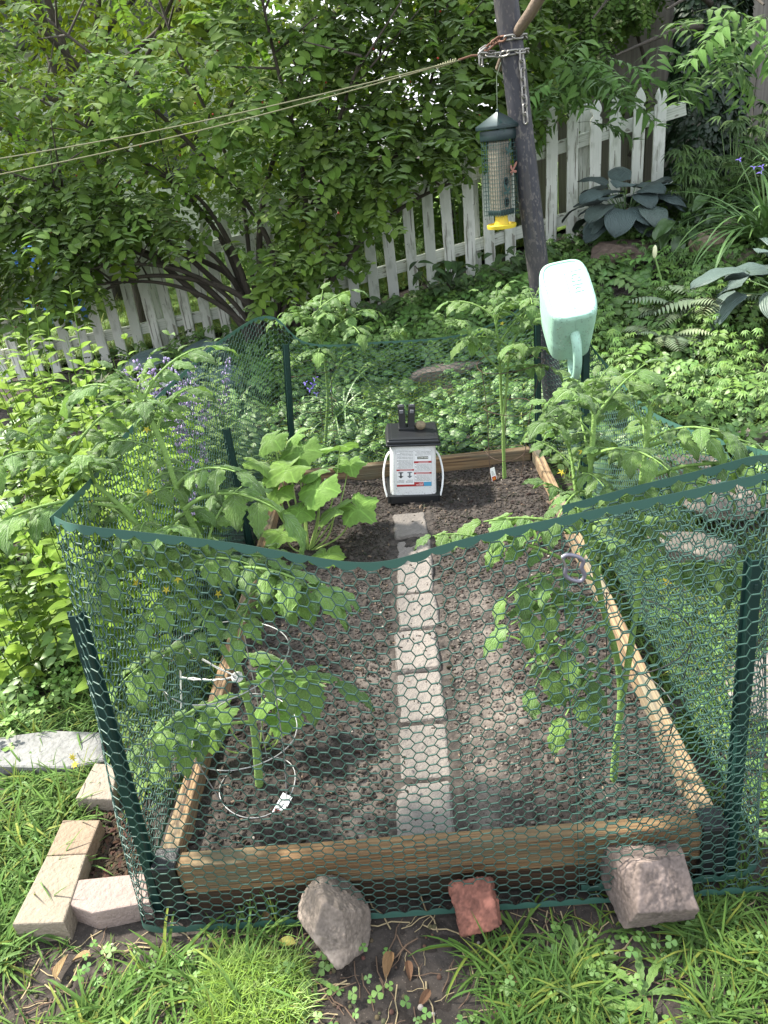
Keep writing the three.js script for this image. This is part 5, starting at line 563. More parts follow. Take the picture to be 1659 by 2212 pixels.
// flowering vine on the board fence, ivy on the trunk
{
  const R = rng(121), t = thing('clematis_vine', 'pale flowering vine hanging over the tall board fence', 'vine', V3(1.9, terr(1.9, -5.3), -5.3)), b = t.position; limb(t, [V3(0, -0.05, 0), V3(0.1, 0.8, 0.05), V3(-0.1, 1.6, -0.05), V3(0.3, 2.4, 0)], 0.018, 0.006, 'stem'); limb(t, [V3(0, 0.3, 0), V3(0.4, 1.0, 0.05), V3(0.6, 1.9, -0.05), V3(0.9, 2.4, 0)], 0.014, 0.005, 'stem'); const M = [], C = []; const vm = leafMat([0.11, 0.20, 0.045], { tr: 0.45, vc: true, bump: null }); for (let k = 0; k < 900; k++) { const p = onZ(R.r(1180, 1560), R.r(-60, 215) - R() * 40, R.r(-5.4, -4.9)); if (fbm(p.x * 2.2, p.y * 2.2, 4, 3) < 0.55 - 0.12 * sstep(1.7, 2.5, p.y)) continue; M.push(aim(p.sub(b), V3(R.r(-1, 1), R.r(-.9, .2), R.r(0, 1)), V3(0, 1, 0.3), R.r(0.5, 0.85))); C.push(jit(R, [1.1, 1.15, 0.9], 0.2)); } stuff('foliage', honeyGeos[1], vm, M, C, null, t); const F = []; const fm = new MB(); for (let k = 0; k < 5; k++) fm.geo(petal, new THREE.Matrix4().makeRotationY(k * 1.257).multiply(mat(0, 0, 0.05, -0.3))); M.forEach((m, k) => { if (k % 3 === 0) { const e = m.elements; F.push(mat(e[12] + R.r(-.1, .1), e[13] - R.r(0, .1), e[14] + 0.1, 1.1 + R.r(-.4, .4), R.r(-.5, .5), 0, 0.016)); } }); stuff('blossom', fm.build(), leafMat([0.5, 0.52, 0.28], { map: null, bump: null }), F, null, null, t);
  const ivyG = cordate({ r: 0.035, lobes: 3, lobe: 0.35, n: 18, rings: 2, cup: 0.1, teeth: 0 }), i = thing('ivy', 'dense dark ivy climbing the trunk at the end of the picket fence', 'ivy', onZ(1520, 330, -4.85)), I = [], IC = []; i.position.y = terr(i.position.x, -4.85); limb(i, [V3(0, -0.02, 0), V3(0.05, 0.6, 0.03), V3(0, 1.4, 0.04)], 0.02, 0.008, 'stem'); for (let k = 0; k < 2600; k++) { const y = R.r(0, 1.9), w = 0.30 - 0.05 * y + 0.06 * noise(y * 3, 4), a = R.r(-1.6, 1.6); const p = V3(Math.sin(a) * w * 0.95, y, Math.cos(a) * w * 0.6 - 0.05); I.push(mat(p.x, p.y, p.z, 1.0 + R.r(-.5, .5), a + R.r(-.5, .5), R.r(-.5, .5), R.r(0.6, 1.15))); IC.push(jit(R, [0.8, 0.8, 0.85], 0.3)); } stuff('foliage', ivyG, leafMat([0.028, 0.060, 0.026], { map: squashTex, bump: null, tr: 0 , ro: 0.4 }), I, IC, null, i);
}
// ---------- hostas, ferns and other clumps ----------
const hostaTex = tex(256, 256, (u, v) => { const x = Math.abs(u - 0.5) * 2, t = x * 9, f = Math.abs(t - Math.round(t)), s = Math.exp(-f * f * 40), n = pfbm(u, v, 8, 8, 4, 5), k = 0.70 + 0.25 * n + 0.22 * s; return [k * 0.78, k * 0.78, k * 0.78]; });
const hostaBump = tex(256, 256, (u, v) => { const x = Math.abs(u - 0.5) * 2, t = x * 9, f = Math.abs(t - Math.round(t)), s = 1 - Math.exp(-f * f * 30), n = pfbm(u, v, 16, 16, 3, 6), k = 0.6 * s + 0.4 * n; return [k, k, k]; }, true);
const variTex = tex(256, 256, (u, v) => { const x = Math.abs(u - 0.5) * 2, n = pfbm(u, v, 3, 12, 3, 5), e = sstep(0.62, 0.74, x + 0.35 * (n - 0.5)) + sstep(0.93, 0.97, v); return mix3([0.055, 0.125, 0.035], [0.62, 0.62, 0.40], clamp(e)).map(q => q * (0.8 + 0.4 * n)); });
const heartGeos = [0, 1, 2].map(k => bladeGeo({ len: 1, wid: 0.78 + 0.06 * k, prof: PROF.heart, nu: 10, nv: 4, fold: 0.20 - 0.05 * k, droop: 0.55 + 0.3 * k, curl: 0.2, wave: 0.02, seed: k }));
const lanceGeos = [0, 1, 2].map(k => bladeGeo({ len: 1, wid: 0.42 + 0.05 * k, prof: PROF.ellip, nu: 10, nv: 3, fold: 0.3, droop: 0.9 + 0.4 * k, wave: 0.05, seed: k * 2 }));
const stalkPale = std({ color: lin(0.12, 0.2, 0.08), roughness: 0.6 });
function rosette(name, label, cat, pos, n, L, geos, mats, seed, o = {}) { const t = thing(name, label, cat, pos), R = rng(seed), st = o.stalk ?? 0.8; for (let k = 0; k < n; k++) { const f = k / n, az = (o.az0 ?? 0) + k * 2.4 + R.r(-.3, .3), el = lerp(o.el0 ?? 1.25, o.el1 ?? 0.35, f) + R.r(-.1, .1), d = V3(Math.cos(az) * Math.cos(el), Math.sin(el), Math.sin(az) * Math.cos(el)), l = L * R.r(0.8, 1.12), e = d.clone().multiplyScalar(l * st * R.r(.8, 1.15)); const m = new MB(); m.tube([V3(0, -0.01, 0), e.clone().multiplyScalar(0.5).add(V3(0, 0.01, 0)), e], q => 0.0045 * (1 - 0.4 * q), 5); part(t, 'stalk', m.build(), stalkPale); const h = V3(d.x, lerp(0.35, -0.25, f) + R.r(-.15, .15), d.z), b = part(t, 'leaf', geos[R.i(geos.length)], mats[R.i(mats.length)]); put(b, aim(e, h, V3(R.r(-.2, .2), 1, R.r(-.1, .25)), l)); } return t; }
const blueH = tones([0.105, 0.155, 0.150], 3, { map: hostaTex, bump: hostaBump, bs: 0.006, tr: 0, ro: 0.5 }, 0.18), paleBlueH = tones([0.15, 0.215, 0.19], 3, { map: hostaTex, bump: hostaBump, bs: 0.006, tr: 0, ro: 0.5 }, 0.12);
const onT = (u, v, z) => { const p = onZ(u, v, z); p.y = terr(p.x, z); return p; };
rosette('hosta', 'large blue grey hosta with puckered heart leaves in front of the picket fence', 'hosta', onT(1350, 545, -4.15).add(V3(0, 0.12, 0)), 38, 0.2, heartGeos, blueH, 3, { el0: 1.2, el1: 0.05, stalk: 1.25 });
rosette('hosta', 'pale blue hosta with ribbed oval leaves beside the ferns', 'hosta', onT(1700, 690, -2.85).add(V3(0, 0.1, 0)), 20, 0.26, heartGeos, paleBlueH, 4, { el0: 1.1, el1: 0.1, stalk: 1.0 });
rosette('hosta', 'dark blue hosta partly hidden by the purple flowers and the net', 'hosta', onT(400, 800, -3.5), 14, 0.30, heartGeos, blueH, 5, { el0: 1.25, el1: 0.4, stalk: 0.9 });
rosette('hosta', 'variegated hosta with cream edged narrow leaves at the foot of the fence', 'hosta', onT(205, 830, -3.55), 36, 0.24, lanceGeos, tones([1, 1, 1], 2, { map: variTex, bump: hostaBump, bs: 0.003, tr: 0, ro: 0.5 }, 0.1), 6, { el0: 1.35, el1: 0.25, stalk: 0.55 });
// painted ferns
function frondGeo(n, len, seed) { const R = rng(seed), m = new MB(), pts = []; let y = 0, z = 0, an = 0.7; for (let k = 0; k <= 12; k++) { pts.push(V3(0, y, z)); an -= 1.3 / 12; y += Math.sin(an) * len / 12; z += Math.cos(an) * len / 12; } m.color = [0.5, 0.3, 0.35]; m.tube(pts, k => 0.002 * (1 - 0.7 * k), 3, false); const cv = new THREE.CatmullRomCurve3(pts); for (let k = 0; k < n; k++) { const t = 0.18 + 0.81 * k / n, p = cv.getPoint(t), T = cv.getTangent(t), s = len * 0.26 * Math.pow(Math.sin(Math.PI * (0.12 + 0.86 * t)), 0.8); for (const sd of [-1, 1]) { m.color = k % 3 ? [1, 1, 1] : [0.9, 0.95, 0.9]; blade(m, { len: s, wid: s * 0.36, prof: PROF.lance, nu: 7, nv: 1, fold: 0.15, droop: 0.5, serr: 0.45, teeth: 6 }, aim(p, T.clone().multiplyScalar(0.45).add(V3(sd, 0, 0)), V3(R.r(-.2, .2), 1, 0))); } } return m.build(); }
const fronds = [frondGeo(15, 0.42, 1), frondGeo(14, 0.36, 2)];
function fern(label, pos, n, seed, s) { const t = thing('fern', label, 'fern', pos, 'silvery painted ferns'), R = rng(seed), ms = tones([0.22, 0.285, 0.17], 2, { tr: 0, map: null, bump: null, ro: 0.7, vc: true }, 0.15); for (let k = 0; k < n; k++) { const f = part(t, 'frond', fronds[R.i(2)], ms[k % 2]); f.rotation.set(R.r(-.35, .1), k * 2.4 + R.r(-.3, .3), 0, 'YXZ'); f.scale.setScalar(s * R.r(.8, 1.15)); } }
fern('silvery fern with tall pale fronds beside the pale blue hosta', onT(1555, 680, -3.05), 11, 4, 0.95); fern('silvery fern spreading low below the white flower bud', onT(1470, 700, -3.1), 11, 7, 0.85); fern('small silvery fern at the edge of the ground cover', onT(1440, 770, -2.9), 9, 8, 0.7);
// strap leaved plants
const strapGeos = [0, 1, 2].map(k => bladeGeo({ len: 1, wid: 0.042, prof: PROF.strap, nu: 12, nv: 1, fold: 0.5, droop: 1.3 + 0.5 * k, lift: 1.25 }));
const strapMats = tones([0.10, 0.185, 0.055], 3, { map: null, bump: null, tr: 0, ro: 0.45 }, 0.2), violetPetal = leafMat([0.17, 0.12, 0.52], { map: null, bump: null, tr: 0.3 });
function straps(label, pos, n, L, seed, fl) { const t = thing('spiderwort', label, 'plant', pos), R = rng(seed); for (let k = 0; k < n; k++) { const b = part(t, 'leaf', strapGeos[R.i(3)], strapMats[R.i(3)]); b.rotation.set(R.r(-.3, .35), k * 2.4, 0, 'YXZ'); b.position.set(R.r(-.06, .06), 0, R.r(-.06, .06)); b.scale.setScalar(L * R.r(.7, 1.2)); } for (let k = 0; k < fl; k++) { const a = R.r(2.6, 4.4), r = R.r(0.05, 0.22), p = V3(Math.cos(a) * r, L * R.r(0.55, 0.8), Math.abs(Math.sin(a)) * r); const m = new MB(); m.tube([V3(0, 0, 0), p.clone().multiplyScalar(.6).setY(p.y * .7), p], 0.003, 4); part(t, 'stem', m.build(), stalkPale); flower(t, p, R.r(0.02, 0.028), violetPetal, 3, R); } return t; }
straps('strap leaved clump with violet flowers above the bank stones', onT(1650, 545, -3.45).add(V3(0, 0.05, 0)), 90, 0.6, 3, 6);
straps('strap leaved clump with violet flowers behind the net', onT(740, 860, -2.75), 34, 0.34, 5, 6);
straps('grassy clump growing on the bank behind the strap leaved plants', onT(1690, 430, -3.9).add(V3(0, 0.05, 0)), 50, 0.5, 8, 0);
{ const p = onT(1450, 690, -3.2), t = thing('flower_bud', 'single green stalk with a closed white flower bud', 'flower', p), m = new MB(), e = onZ(1414, 552, -3.2).sub(p); m.tube([V3(0, 0, 0), e.clone().multiplyScalar(.5).add(V3(-.01, 0, 0)), e], 0.005, 7); part(t, 'stem', m.build(), std({ color: lin(0.17, 0.28, 0.08), roughness: .6 })); const b = part(t, 'bud', new THREE.SphereGeometry(0.016, 12, 10).scale(.8, 2.2, .8), std({ color: lin(0.66, 0.66, 0.42), roughness: .5 })); b.position.copy(e).add(V3(0, 0.02, 0)); const l = part(t, 'leaf', strapGeos[0], strapMats[1]); l.scale.setScalar(0.34); l.rotation.y = -0.6; }
// palmate leaved plants on the bank
function palmGeo(seed, n = 7) { const m = new MB(), R = rng(seed); for (let k = 0; k < n; k++) { const a = (k - (n - 1) / 2) * 0.52, s = 1 - 0.09 * Math.abs(k - (n - 1) / 2); blade(m, { len: s, wid: 0.26, prof: PROF.lance, nu: 7, nv: 1, fold: 0.3, droop: 0.6 + R() * 0.4, serr: 0.25, teeth: 5 }, mat(0, 0, 0, 0, a, 0)); } return m.build(); }
const palmGeos = [palmGeo(1), palmGeo(2, 5)], palmMats = tones([0.085, 0.165, 0.045], 3, { tr: 0, ro: 0.5 }, 0.2);
function palms(label, pos, n, w, h, L, seed) { const t = thing('hellebore', label, 'plant', pos, 'palmate leaved plants on the bank'), R = rng(seed); for (let k = 0; k < n; k++) { const p = V3(R.g() * w, h * R.r(0.35, 1), R.g() * w * 0.8), m = new MB(); m.tube([V3(p.x * .3, 0, p.z * .3), V3(p.x * .7, p.y * .6, p.z * .7), p], 0.003, 4, false); part(t, 'stalk', m.build(), stalkPale); const az = R.r(-2, 2); put(part(t, 'leaf', palmGeos[R.i(2)], palmMats[R.i(3)]), aim(p, V3(Math.sin(az), R.r(-.4, .1), Math.cos(az)), V3(R.r(-.2, .2), 1, 0.2), L * R.r(.75, 1.15))); } }
palms('leafy plant with deeply cut leaves next to the ivy', onT(1500, 420, -4.2), 26, 0.26, 0.42, 0.13, 2); palms('leafy plant with deeply cut leaves high on the bank', onT(1590, 380, -4.3), 26, 0.3, 0.45, 0.13, 3); palms('leafy plant with deeply cut leaves above the strap leaved clump', onT(1650, 330, -4.5), 22, 0.3, 0.4, 0.13, 4); palms('leafy plant with deeply cut leaves behind the blue hosta', onT(1480, 455, -4.1), 18, 0.22, 0.3, 0.12, 6);
rosette('broadleaf_plant', 'shiny broad leaved plant on the bank beside the stones', 'plant', onT(1480, 560, -3.8), 22, 0.2, lanceGeos, tones([0.06, 0.12, 0.04], 3, { map: hostaTex, bump: null, tr: 0, ro: 0.4 }), 12, { el0: 1.1, el1: 0.15, stalk: 0.8 });
rosette('broadleaf_plant', 'glossy broad leaved plant on top of the bank stones', 'plant', onT(1560, 470, -3.95), 20, 0.2, lanceGeos, tones([0.07, 0.135, 0.05], 3, { map: hostaTex, bump: null, tr: 0, ro: 0.35 }), 13, { el0: 1.1, el1: 0.15, stalk: 0.8 });
// broad leaved bushes in front of the pickets
function leafBush(label, u, v, z, w, h, n, leaf, col, seed) { const p = onT(u, v, z), t = thing('hydrangea', label, 'shrub', p), R = rng(seed), ms = tones(col, 3, { tr: 0.3, bs: 0.003 }, 0.2), g = [0, 1].map(k => bladeGeo({ len: leaf, wid: leaf * 0.55, prof: PROF.ovate, nu: 6, nv: 2, fold: 0.2, droop: 0.6 + 0.4 * k, serr: 0.1, teeth: 8 })); for (let k = 0; k < 6; k++) { const e = V3(R.r(-w, w) * .7, h * R.r(.6, 1), R.r(-.15, .15)); limb(t, [V3(e.x * .1, -0.02, 0), e.clone().multiplyScalar(.5), e], 0.006, 0.003, 'stem', 5); } for (let k = 0; k < n; k++) { const q = V3(R.g() * w, h * R.r(.15, 1.05), R.g() * 0.2 + 0.05), az = R.r(-1.8, 1.8); put(part(t, 'leaf', g[k % 2], ms[R.i(3)]), aim(q, V3(Math.sin(az), R.r(-.4, .2), Math.cos(az)), V3(R.r(-.3, .3), 1, 0.2), R.r(.75, 1.2))); } }
leafBush('low dark green bush with pointed leaves in front of the white pickets', 960, 680, -4.2, 0.3, 0.28, 46, 0.11, [0.065, 0.135, 0.04], 4);
leafBush('low bush of dark leaves below the sagging back net edge', 800, 720, -4.0, 0.3, 0.22, 46, 0.10, [0.06, 0.12, 0.035], 5);
leafBush('small bush of dark leaves between the pole and the pickets', 1120, 610, -4.1, 0.3, 0.25, 46, 0.10, [0.06, 0.12, 0.035], 7);
// orange lilies and a white pot seen over the pickets
{ const p = onT(985, 420, -5.15), t = thing('daylily', 'clump of orange lilies flowering behind the picket fence', 'flower', p), R = rng(15); for (let k = 0; k < 20; k++) { const b = part(t, 'leaf', strapGeos[R.i(3)], strapMats[R.i(3)]); b.rotation.y = k * 2.4; b.scale.setScalar(0.5); } const om = leafMat([0.72, 0.17, 0.03], { map: null, bump: null, tr: .3 }); for (let k = 0; k < 7; k++) { const e = onZ(R.r(955, 1010), R.r(300, 345), -5.1).sub(p), m = new MB(); m.tube([V3(0, 0, 0), e.clone().multiplyScalar(.6), e], 0.004, 4); part(t, 'stem', m.build(), stalkPale); flower(t, e, 0.05, om, 6, R); }
  const q = onZ(1020, 378, -4.95), g = new THREE.LatheGeometry([[0, 0], [0.055, 0], [0.072, 0.1], [0.078, 0.1], [0.078, 0.115], [0.066, 0.115], [0.06, 0.09], [0, 0.09]].map(a => new THREE.Vector2(...a)), 24); const o = thing('flower_pot', 'small white plastic pot standing on a post top behind the fence', 'pot', V3(q.x, q.y - .05, -4.95)); part(o, 'pot', toCreasedNormals(g, .6), std({ color: lin(.7, .72, .7), roughness: .5 })); part(o, 'soil', new THREE.CylinderGeometry(.06, .06, .01, 18), std({ color: lin(.03, .02, .015), roughness: 1 })).position.y = .098; const h = q.y - .06 - terr(q.x, -4.95), ps = part(o, 'stand', new RoundedBoxGeometry(.07, h, .07, 1, .004), paintMats[3]); ps.position.y = -h / 2 - .002; }

// ---------- herbs beside the bed ----------
function herbGeo(seed, h, o = {}) { const R = rng(seed), m = new MB(), pts = [], bx = R.r(-.12, .12), bz = R.r(-.12, .12); for (let k = 0; k <= 8; k++) { const t = k / 8; pts.push(V3(bx * t * t * h, h * t, bz * t * t * h)); } m.color = [0.75, 0.85, 0.6]; m.tube(pts, k => 0.0045 * (1 - 0.7 * k), 4, false); m.color = [1, 1, 1]; const cv = new THREE.CatmullRomCurve3(pts), n = o.n ?? 10; for (let k = 0; k < n; k++) { const t = 0.14 + 0.86 * k / (n - 0.5), p = cv.getPoint(Math.min(1, t)), s = (o.leaf ?? 0.095) * lerp(1, 0.36, t) * R.r(.85, 1.15), a0 = k * 1.571 + R.r(-.25, .25) + seed; for (let q = 0; q < 2; q++) { const a = a0 + q * Math.PI, b = 0.8 + 0.4 * R(); m.color = [b, b, b * .9]; const el = lerp(0.15, 0.75, t); blade(m, { len: s, wid: s * (o.w ?? 0.62), prof: PROF.ovate, nu: 7, nv: 1, fold: 0.25, droop: 0.8 * R.r(.6, 1.3), serr: 0.22, teeth: 7, z0: s * 0.18 }, aim(p, V3(Math.cos(a), el, Math.sin(a)), V3(0, 1, 0))); if (o.shoots && k > 2 && k < n - 2) for (let e = 0; e < 2; e++) blade(m, { len: s * .5, wid: s * .3, prof: PROF.ovate, nu: 5, nv: 1, fold: .3, droop: .4, serr: .2, teeth: 5 }, aim(p, V3(Math.cos(a + .5 - e), 0.9, Math.sin(a + .5 - e)), V3(0, 1, 0))); } } return m.build(); }
const catnip = [1, 2, 3, 4].map(k => herbGeo(k * 5, 1, { shoots: true, n: 11, leaf: 0.135 })), catMats = tones([0.25, 0.41, 0.045], 3, { tr: 0.45, coat: 0.1, vc: true, bump: null }, 0.16);
const catSet = [['tall catnip plant with serrated pale leaves outside the netting', -1.15, -1.35, 12, 0.16, 0.95], ['tall catnip plant with bright upright shoots among the herbs', -1.45, -1.75, 12, 0.2, 1.05], ['catnip plant with lime green tips beside the variegated hosta', -1.7, -2.35, 12, 0.22, 1.0], ['shorter catnip plant leaning against the netting', -0.95, -0.85, 9, 0.12, 0.8], ['catnip plant spreading between the herbs and the grass', -1.3, -0.95, 10, 0.14, 0.82], ['catnip plant with yellowing tips near the purple flowers', -1.15, -1.95, 10, 0.18, 0.85], ['catnip plant crowding the outer edge of the herbs', -1.85, -1.7, 10, 0.2, 1.0], ['low catnip plant in the shade of the taller herbs', -0.9, -1.4, 8, 0.1, 0.78], ['leafy catnip plant squeezed between the netting and the purple flowers', -0.88, -1.62, 9, 0.09, 0.85], ['upright catnip plant rising behind the netting near the corner', -0.86, -1.1, 8, 0.08, 0.85]];
catSet.forEach(([l, x, z, n, w, h], i) => { const t = thing('catnip_plant', l, 'herb', V3(x, terr(x, z), z), 'catnip plants beside the bed'), R = rng(200 + i); for (let k = 0; k < n; k++) { const s = part(t, 'leafy_stem', catnip[R.i(4)], catMats[R.i(3)]); s.position.set(R.g() * w, -0.01, R.g() * w); s.rotation.set(R.r(-.13, .2), R.r(0, 6.3), R.r(-.15, .15)); s.scale.setScalar(h * R.r(.7, 1.05)); } });
// catmint with purple spikes
function mintGeo(seed) { const R = rng(seed), g = new MB(), f = new MB(), pts = [], bx = R.r(-.3, .3), bz = R.r(-.2, .2); for (let k = 0; k <= 8; k++) { const t = k / 8; pts.push(V3(bx * t * t, t, bz * t * t)); } g.tube(pts, k => 0.006 * (1 - 0.6 * k), 4, false); const cv = new THREE.CatmullRomCurve3(pts); for (let k = 0; k < 9; k++) { const t = 0.1 + 0.5 * k / 9, p = cv.getPoint(t); for (let q = 0; q < 2; q++) { const a = k * 1.57 + q * Math.PI; blade(g, { len: 0.09, wid: 0.05, nu: 4, nv: 1, droop: .6, serr: .15 }, aim(p, V3(Math.cos(a), .2, Math.sin(a)), V3(0, 1, 0))); } } const bl = new THREE.SphereGeometry(0.0095, 5, 4); for (let k = 0; k < 9; k++) { const t = 0.55 + 0.45 * k / 9, p = cv.getPoint(t), n = 9 - Math.floor(k * .5); for (let q = 0; q < n; q++) { const a = q / n * 6.28 + k, r = lerp(0.045, 0.015, k / 9) * R.r(.6, 1.2), c = R(); f.color = c > .75 ? [1.5, 1.3, 1.35] : c > .3 ? [1, 1, 1] : [.6, .5, .6]; f.geo(bl, mat(p.x + Math.cos(a) * r, p.y + R.r(-.015, .02), p.z + Math.sin(a) * r, 0, a, R.r(-.5, .5), R.r(.7, 1.2), R.r(.9, 1.6), R.r(.6, .9))); } } return [g.build(), f.build()]; }
const mint = [1, 2, 3].map(mintGeo), mintLeaf = leafMat([0.13, 0.22, 0.08], { tr: 0, bump: null, ro: .7 }), mintFl = std({ color: lin(0.36, 0.30, 0.50), roughness: .8, vertexColors: true });
[['catmint clump covered in purple flower spikes pressed against the netting', -0.98, -1.85, 12, .14, .66], ['catmint clump with purple flower spikes next to the tall leafy weed', -0.95, -2.25, 9, .13, .64], ['catmint clump with lavender spikes before the dark blue hosta', -1.25, -2.5, 9, .16, .6], ['catmint clump with sparse purple spikes between the herbs', -0.86, -1.3, 6, .09, .55]].forEach(([l, x, z, n, w, h], i) => { const t = thing('catmint_plant', l, 'herb', V3(x, terr(x, z), z), 'purple catmint plants'), R = rng(300 + i); for (let k = 0; k < n; k++) { const v = R.i(3), s = part(t, 'stem', mint[v][0], mintLeaf); s.position.set(R.g() * w, 0, R.g() * w); s.rotation.set(R.r(-.2, .2), R.r(0, 6.3), R.r(-.2, .2)); s.scale.setScalar(h * R.r(.75, 1.1)); part(s, 'flower_spike', mint[v][1], mintFl); } });
// tall leafy weeds beside the netting
{ const g = [1, 2].map(k => herbGeo(k * 13, 1, { n: 11, leaf: 0.2, w: 0.4 })), ms = tones([0.17, 0.30, 0.07], 2, { tr: .4, vc: true }, .1); [['tall leafy weed with long drooping leaves outside the netting', -0.80, -1.95, 5, .85], ['leafy weed with pale narrow leaves at the foot of the corner post', -0.735, -0.36, 2, .34], ['tall leafy weed standing behind the netting corner', -0.86, -2.3, 3, .8]].forEach(([l, x, z, n, h], i) => { const t = thing('tall_weed', l, 'weed', V3(x, terr(x, z), z)), R = rng(400 + i); for (let k = 0; k < n; k++) { const s = part(t, 'leafy_stem', g[k % 2], ms[k % 2]); s.position.set(R.g() * .06, 0, R.g() * .06); s.rotation.set(R.r(-.1, .1), R.r(0, 6), R.r(-.1, .1)); s.scale.setScalar(h * R.r(.8, 1.05)); } }); }
// ---------- grass and ground cover ----------
function tuftGeo(seed, n, L, w, spread, up) { const R = rng(seed), m = new MB(); for (let k = 0; k < n; k++) { const az = R.r(0, 6.3), b = R.r(.75, 1.25); m.color = R() < .12 ? [1.9, 1.25, 1.0] : [b, b, b * .9]; const r = R() * spread; blade(m, { len: L * R.r(.5, 1.25), wid: w * R.r(.7, 1.3), prof: PROF.strap, nu: 5, nv: 1, fold: .3, droop: R.r(.4, 1.9), lift: up * R.r(.65, 1.1) }, mat(Math.cos(az * 3) * r, 0, Math.sin(az * 3) * r, 0, az, 0)); } const g = m.build(); return g; }
const tufts = [tuftGeo(1, 13, 0.115, 0.0055, 0.02, 1.2), tuftGeo(2, 15, 0.09, 0.0045, 0.022, 1.1), tuftGeo(3, 11, 0.14, 0.007, 0.02, 1.0)], fine = tuftGeo(9, 22, 0.07, 0.0022, 0.02, 1.25);
const grassMat = leafMat([0.125, 0.215, 0.042], { map: null, bump: null, tr: 0, ro: .5, vc: true }), grassTr = leafMat([0.10, 0.19, 0.04], { map: null, bump: null, tr: 0.35, coat: .2, vc: true });
{
  const M = [[], [], []], C = [[], [], []], F = [], FC = [], R = rng(501);
  const blocked = (x, z) => inBed(x, z, 0.03);
  const front = onY(830, 2230, 0).z;
  const bare = (x, z) => { const p = 1.9 * Math.exp(-(Math.pow((x + 0.125) / 0.17, 2) + Math.pow((z - 0.22) / 0.14, 2))) + 1.2 * Math.exp(-(Math.pow((x + 0.15) / 0.12, 2) + Math.pow((z - 0.10) / 0.07, 2))); return p; };
  const put1 = (x, z, s, tint = white3) => { const v = R.i(3); M[v].push(mat(x, terr(x, z) - .004, z, R.r(-.15, .15), R.r(0, 6.3), R.r(-.15, .15), s)); C[v].push(jit(R, tint, .18)); };
  // strip in front of the bed
  for (let k = 0; k < 2100; k++) { const x = R.r(-1.15, 1.05), z = R.r(0.015, front + .12); if (z < 0.035 && Math.abs(x) < .63) { if (R() < .85) continue; } if (R() < bare(x, z) * 1.35) continue; const d = fbm(x * 5, z * 5, 3, 3); if (d < (x > -0.05 ? 0.57 : 0.46) && R() < .92) continue; if (x < -0.64 && z > -0.03 && z < 0.06 && x > -0.92) continue; const lush = x < -0.3 ? 1.1 : 0.85; put1(x, z, R.r(.5, 1.1) * lush * (z < .07 ? .75 : 1)); }
  for (let k = 0; k < 260; k++) { const x = R.r(-0.48, -0.30), z = R.r(0.13, front); F.push(mat(x, terr(x, z) - .003, z, 0, R.r(0, 6.3), 0, R.r(.7, 1.2))); FC.push(jit(R, [1.1, 1.05, .8], .15)); }
  // beside the bed, herb side
  for (let k = 0; k < 2600; k++) { const x = -R.r(0.66, 1.9), z = R.r(-1.7, 0.06); if (blocked(x, z)) continue; const d = fbm(x * 4, z * 4, 9, 3); if (d < .42 && R() < .85) continue; const pp = x > -0.93 && z > -0.36 && z < 0.05; if (pp && R() < .97) continue; const slab = z > -0.62 && z < -0.47 && x < -0.78; if (slab && R() < .93) continue; if (z < -.7 && R() < .3) continue; put1(x, z, R.r(.6, 1.2)); }
  // beside the bed, slope side and behind
  for (let k = 0; k < 2600; k++) { const x = R.r(0.66, 2.2), z = R.r(-2.2, 0.3); const d = fbm(x * 4, z * 4, 19, 3); if (d < .42 && R() < .8) continue; put1(x, z, R.r(.5, 1.0)); }
  for (let k = 0; k < 2600; k++) { const x = R.r(-0.9, 1.3), z = R.r(-3.4, -2.17); const d = fbm(x * 3, z * 3, 29, 3); if (d < .42 && R() < .8) continue; put1(x, z, R.r(.55, 1.15) * sstep(-3.5, -2.9, z), [.95, 1, .9]); }
  for (let k = 0; k < 1200; k++) { const x = R.r(1.0, 2.4), z = R.r(-3.4, -1.9); put1(x, z, R.r(.5, 1.0)); }
  M.forEach((q, k) => stuff('grass', tufts[k], grassTr, q, C[k], 'long green grass growing all round the raised bed'));
  stuff('grass', fine, grassMat, F, FC, 'patch of fine short grass in the lawn beside the bare soil');
  // sunny lawn blades beyond the fence
  const B = [], BC = []; for (let k = 0; k < 4500; k++) { const x = R.r(-5.5, 1.2), z = -4.95 - Math.pow(R(), 1.5) * 3.5; B.push(mat(x, terr(x, z) + .02, z, 0, R.r(0, 6.3), 0, R.r(.8, 1.6))); BC.push(jit(R, white3, .2)); } stuff('grass', tufts[1], grassMat, B, BC, 'lawn grass beyond the picket fence');
}
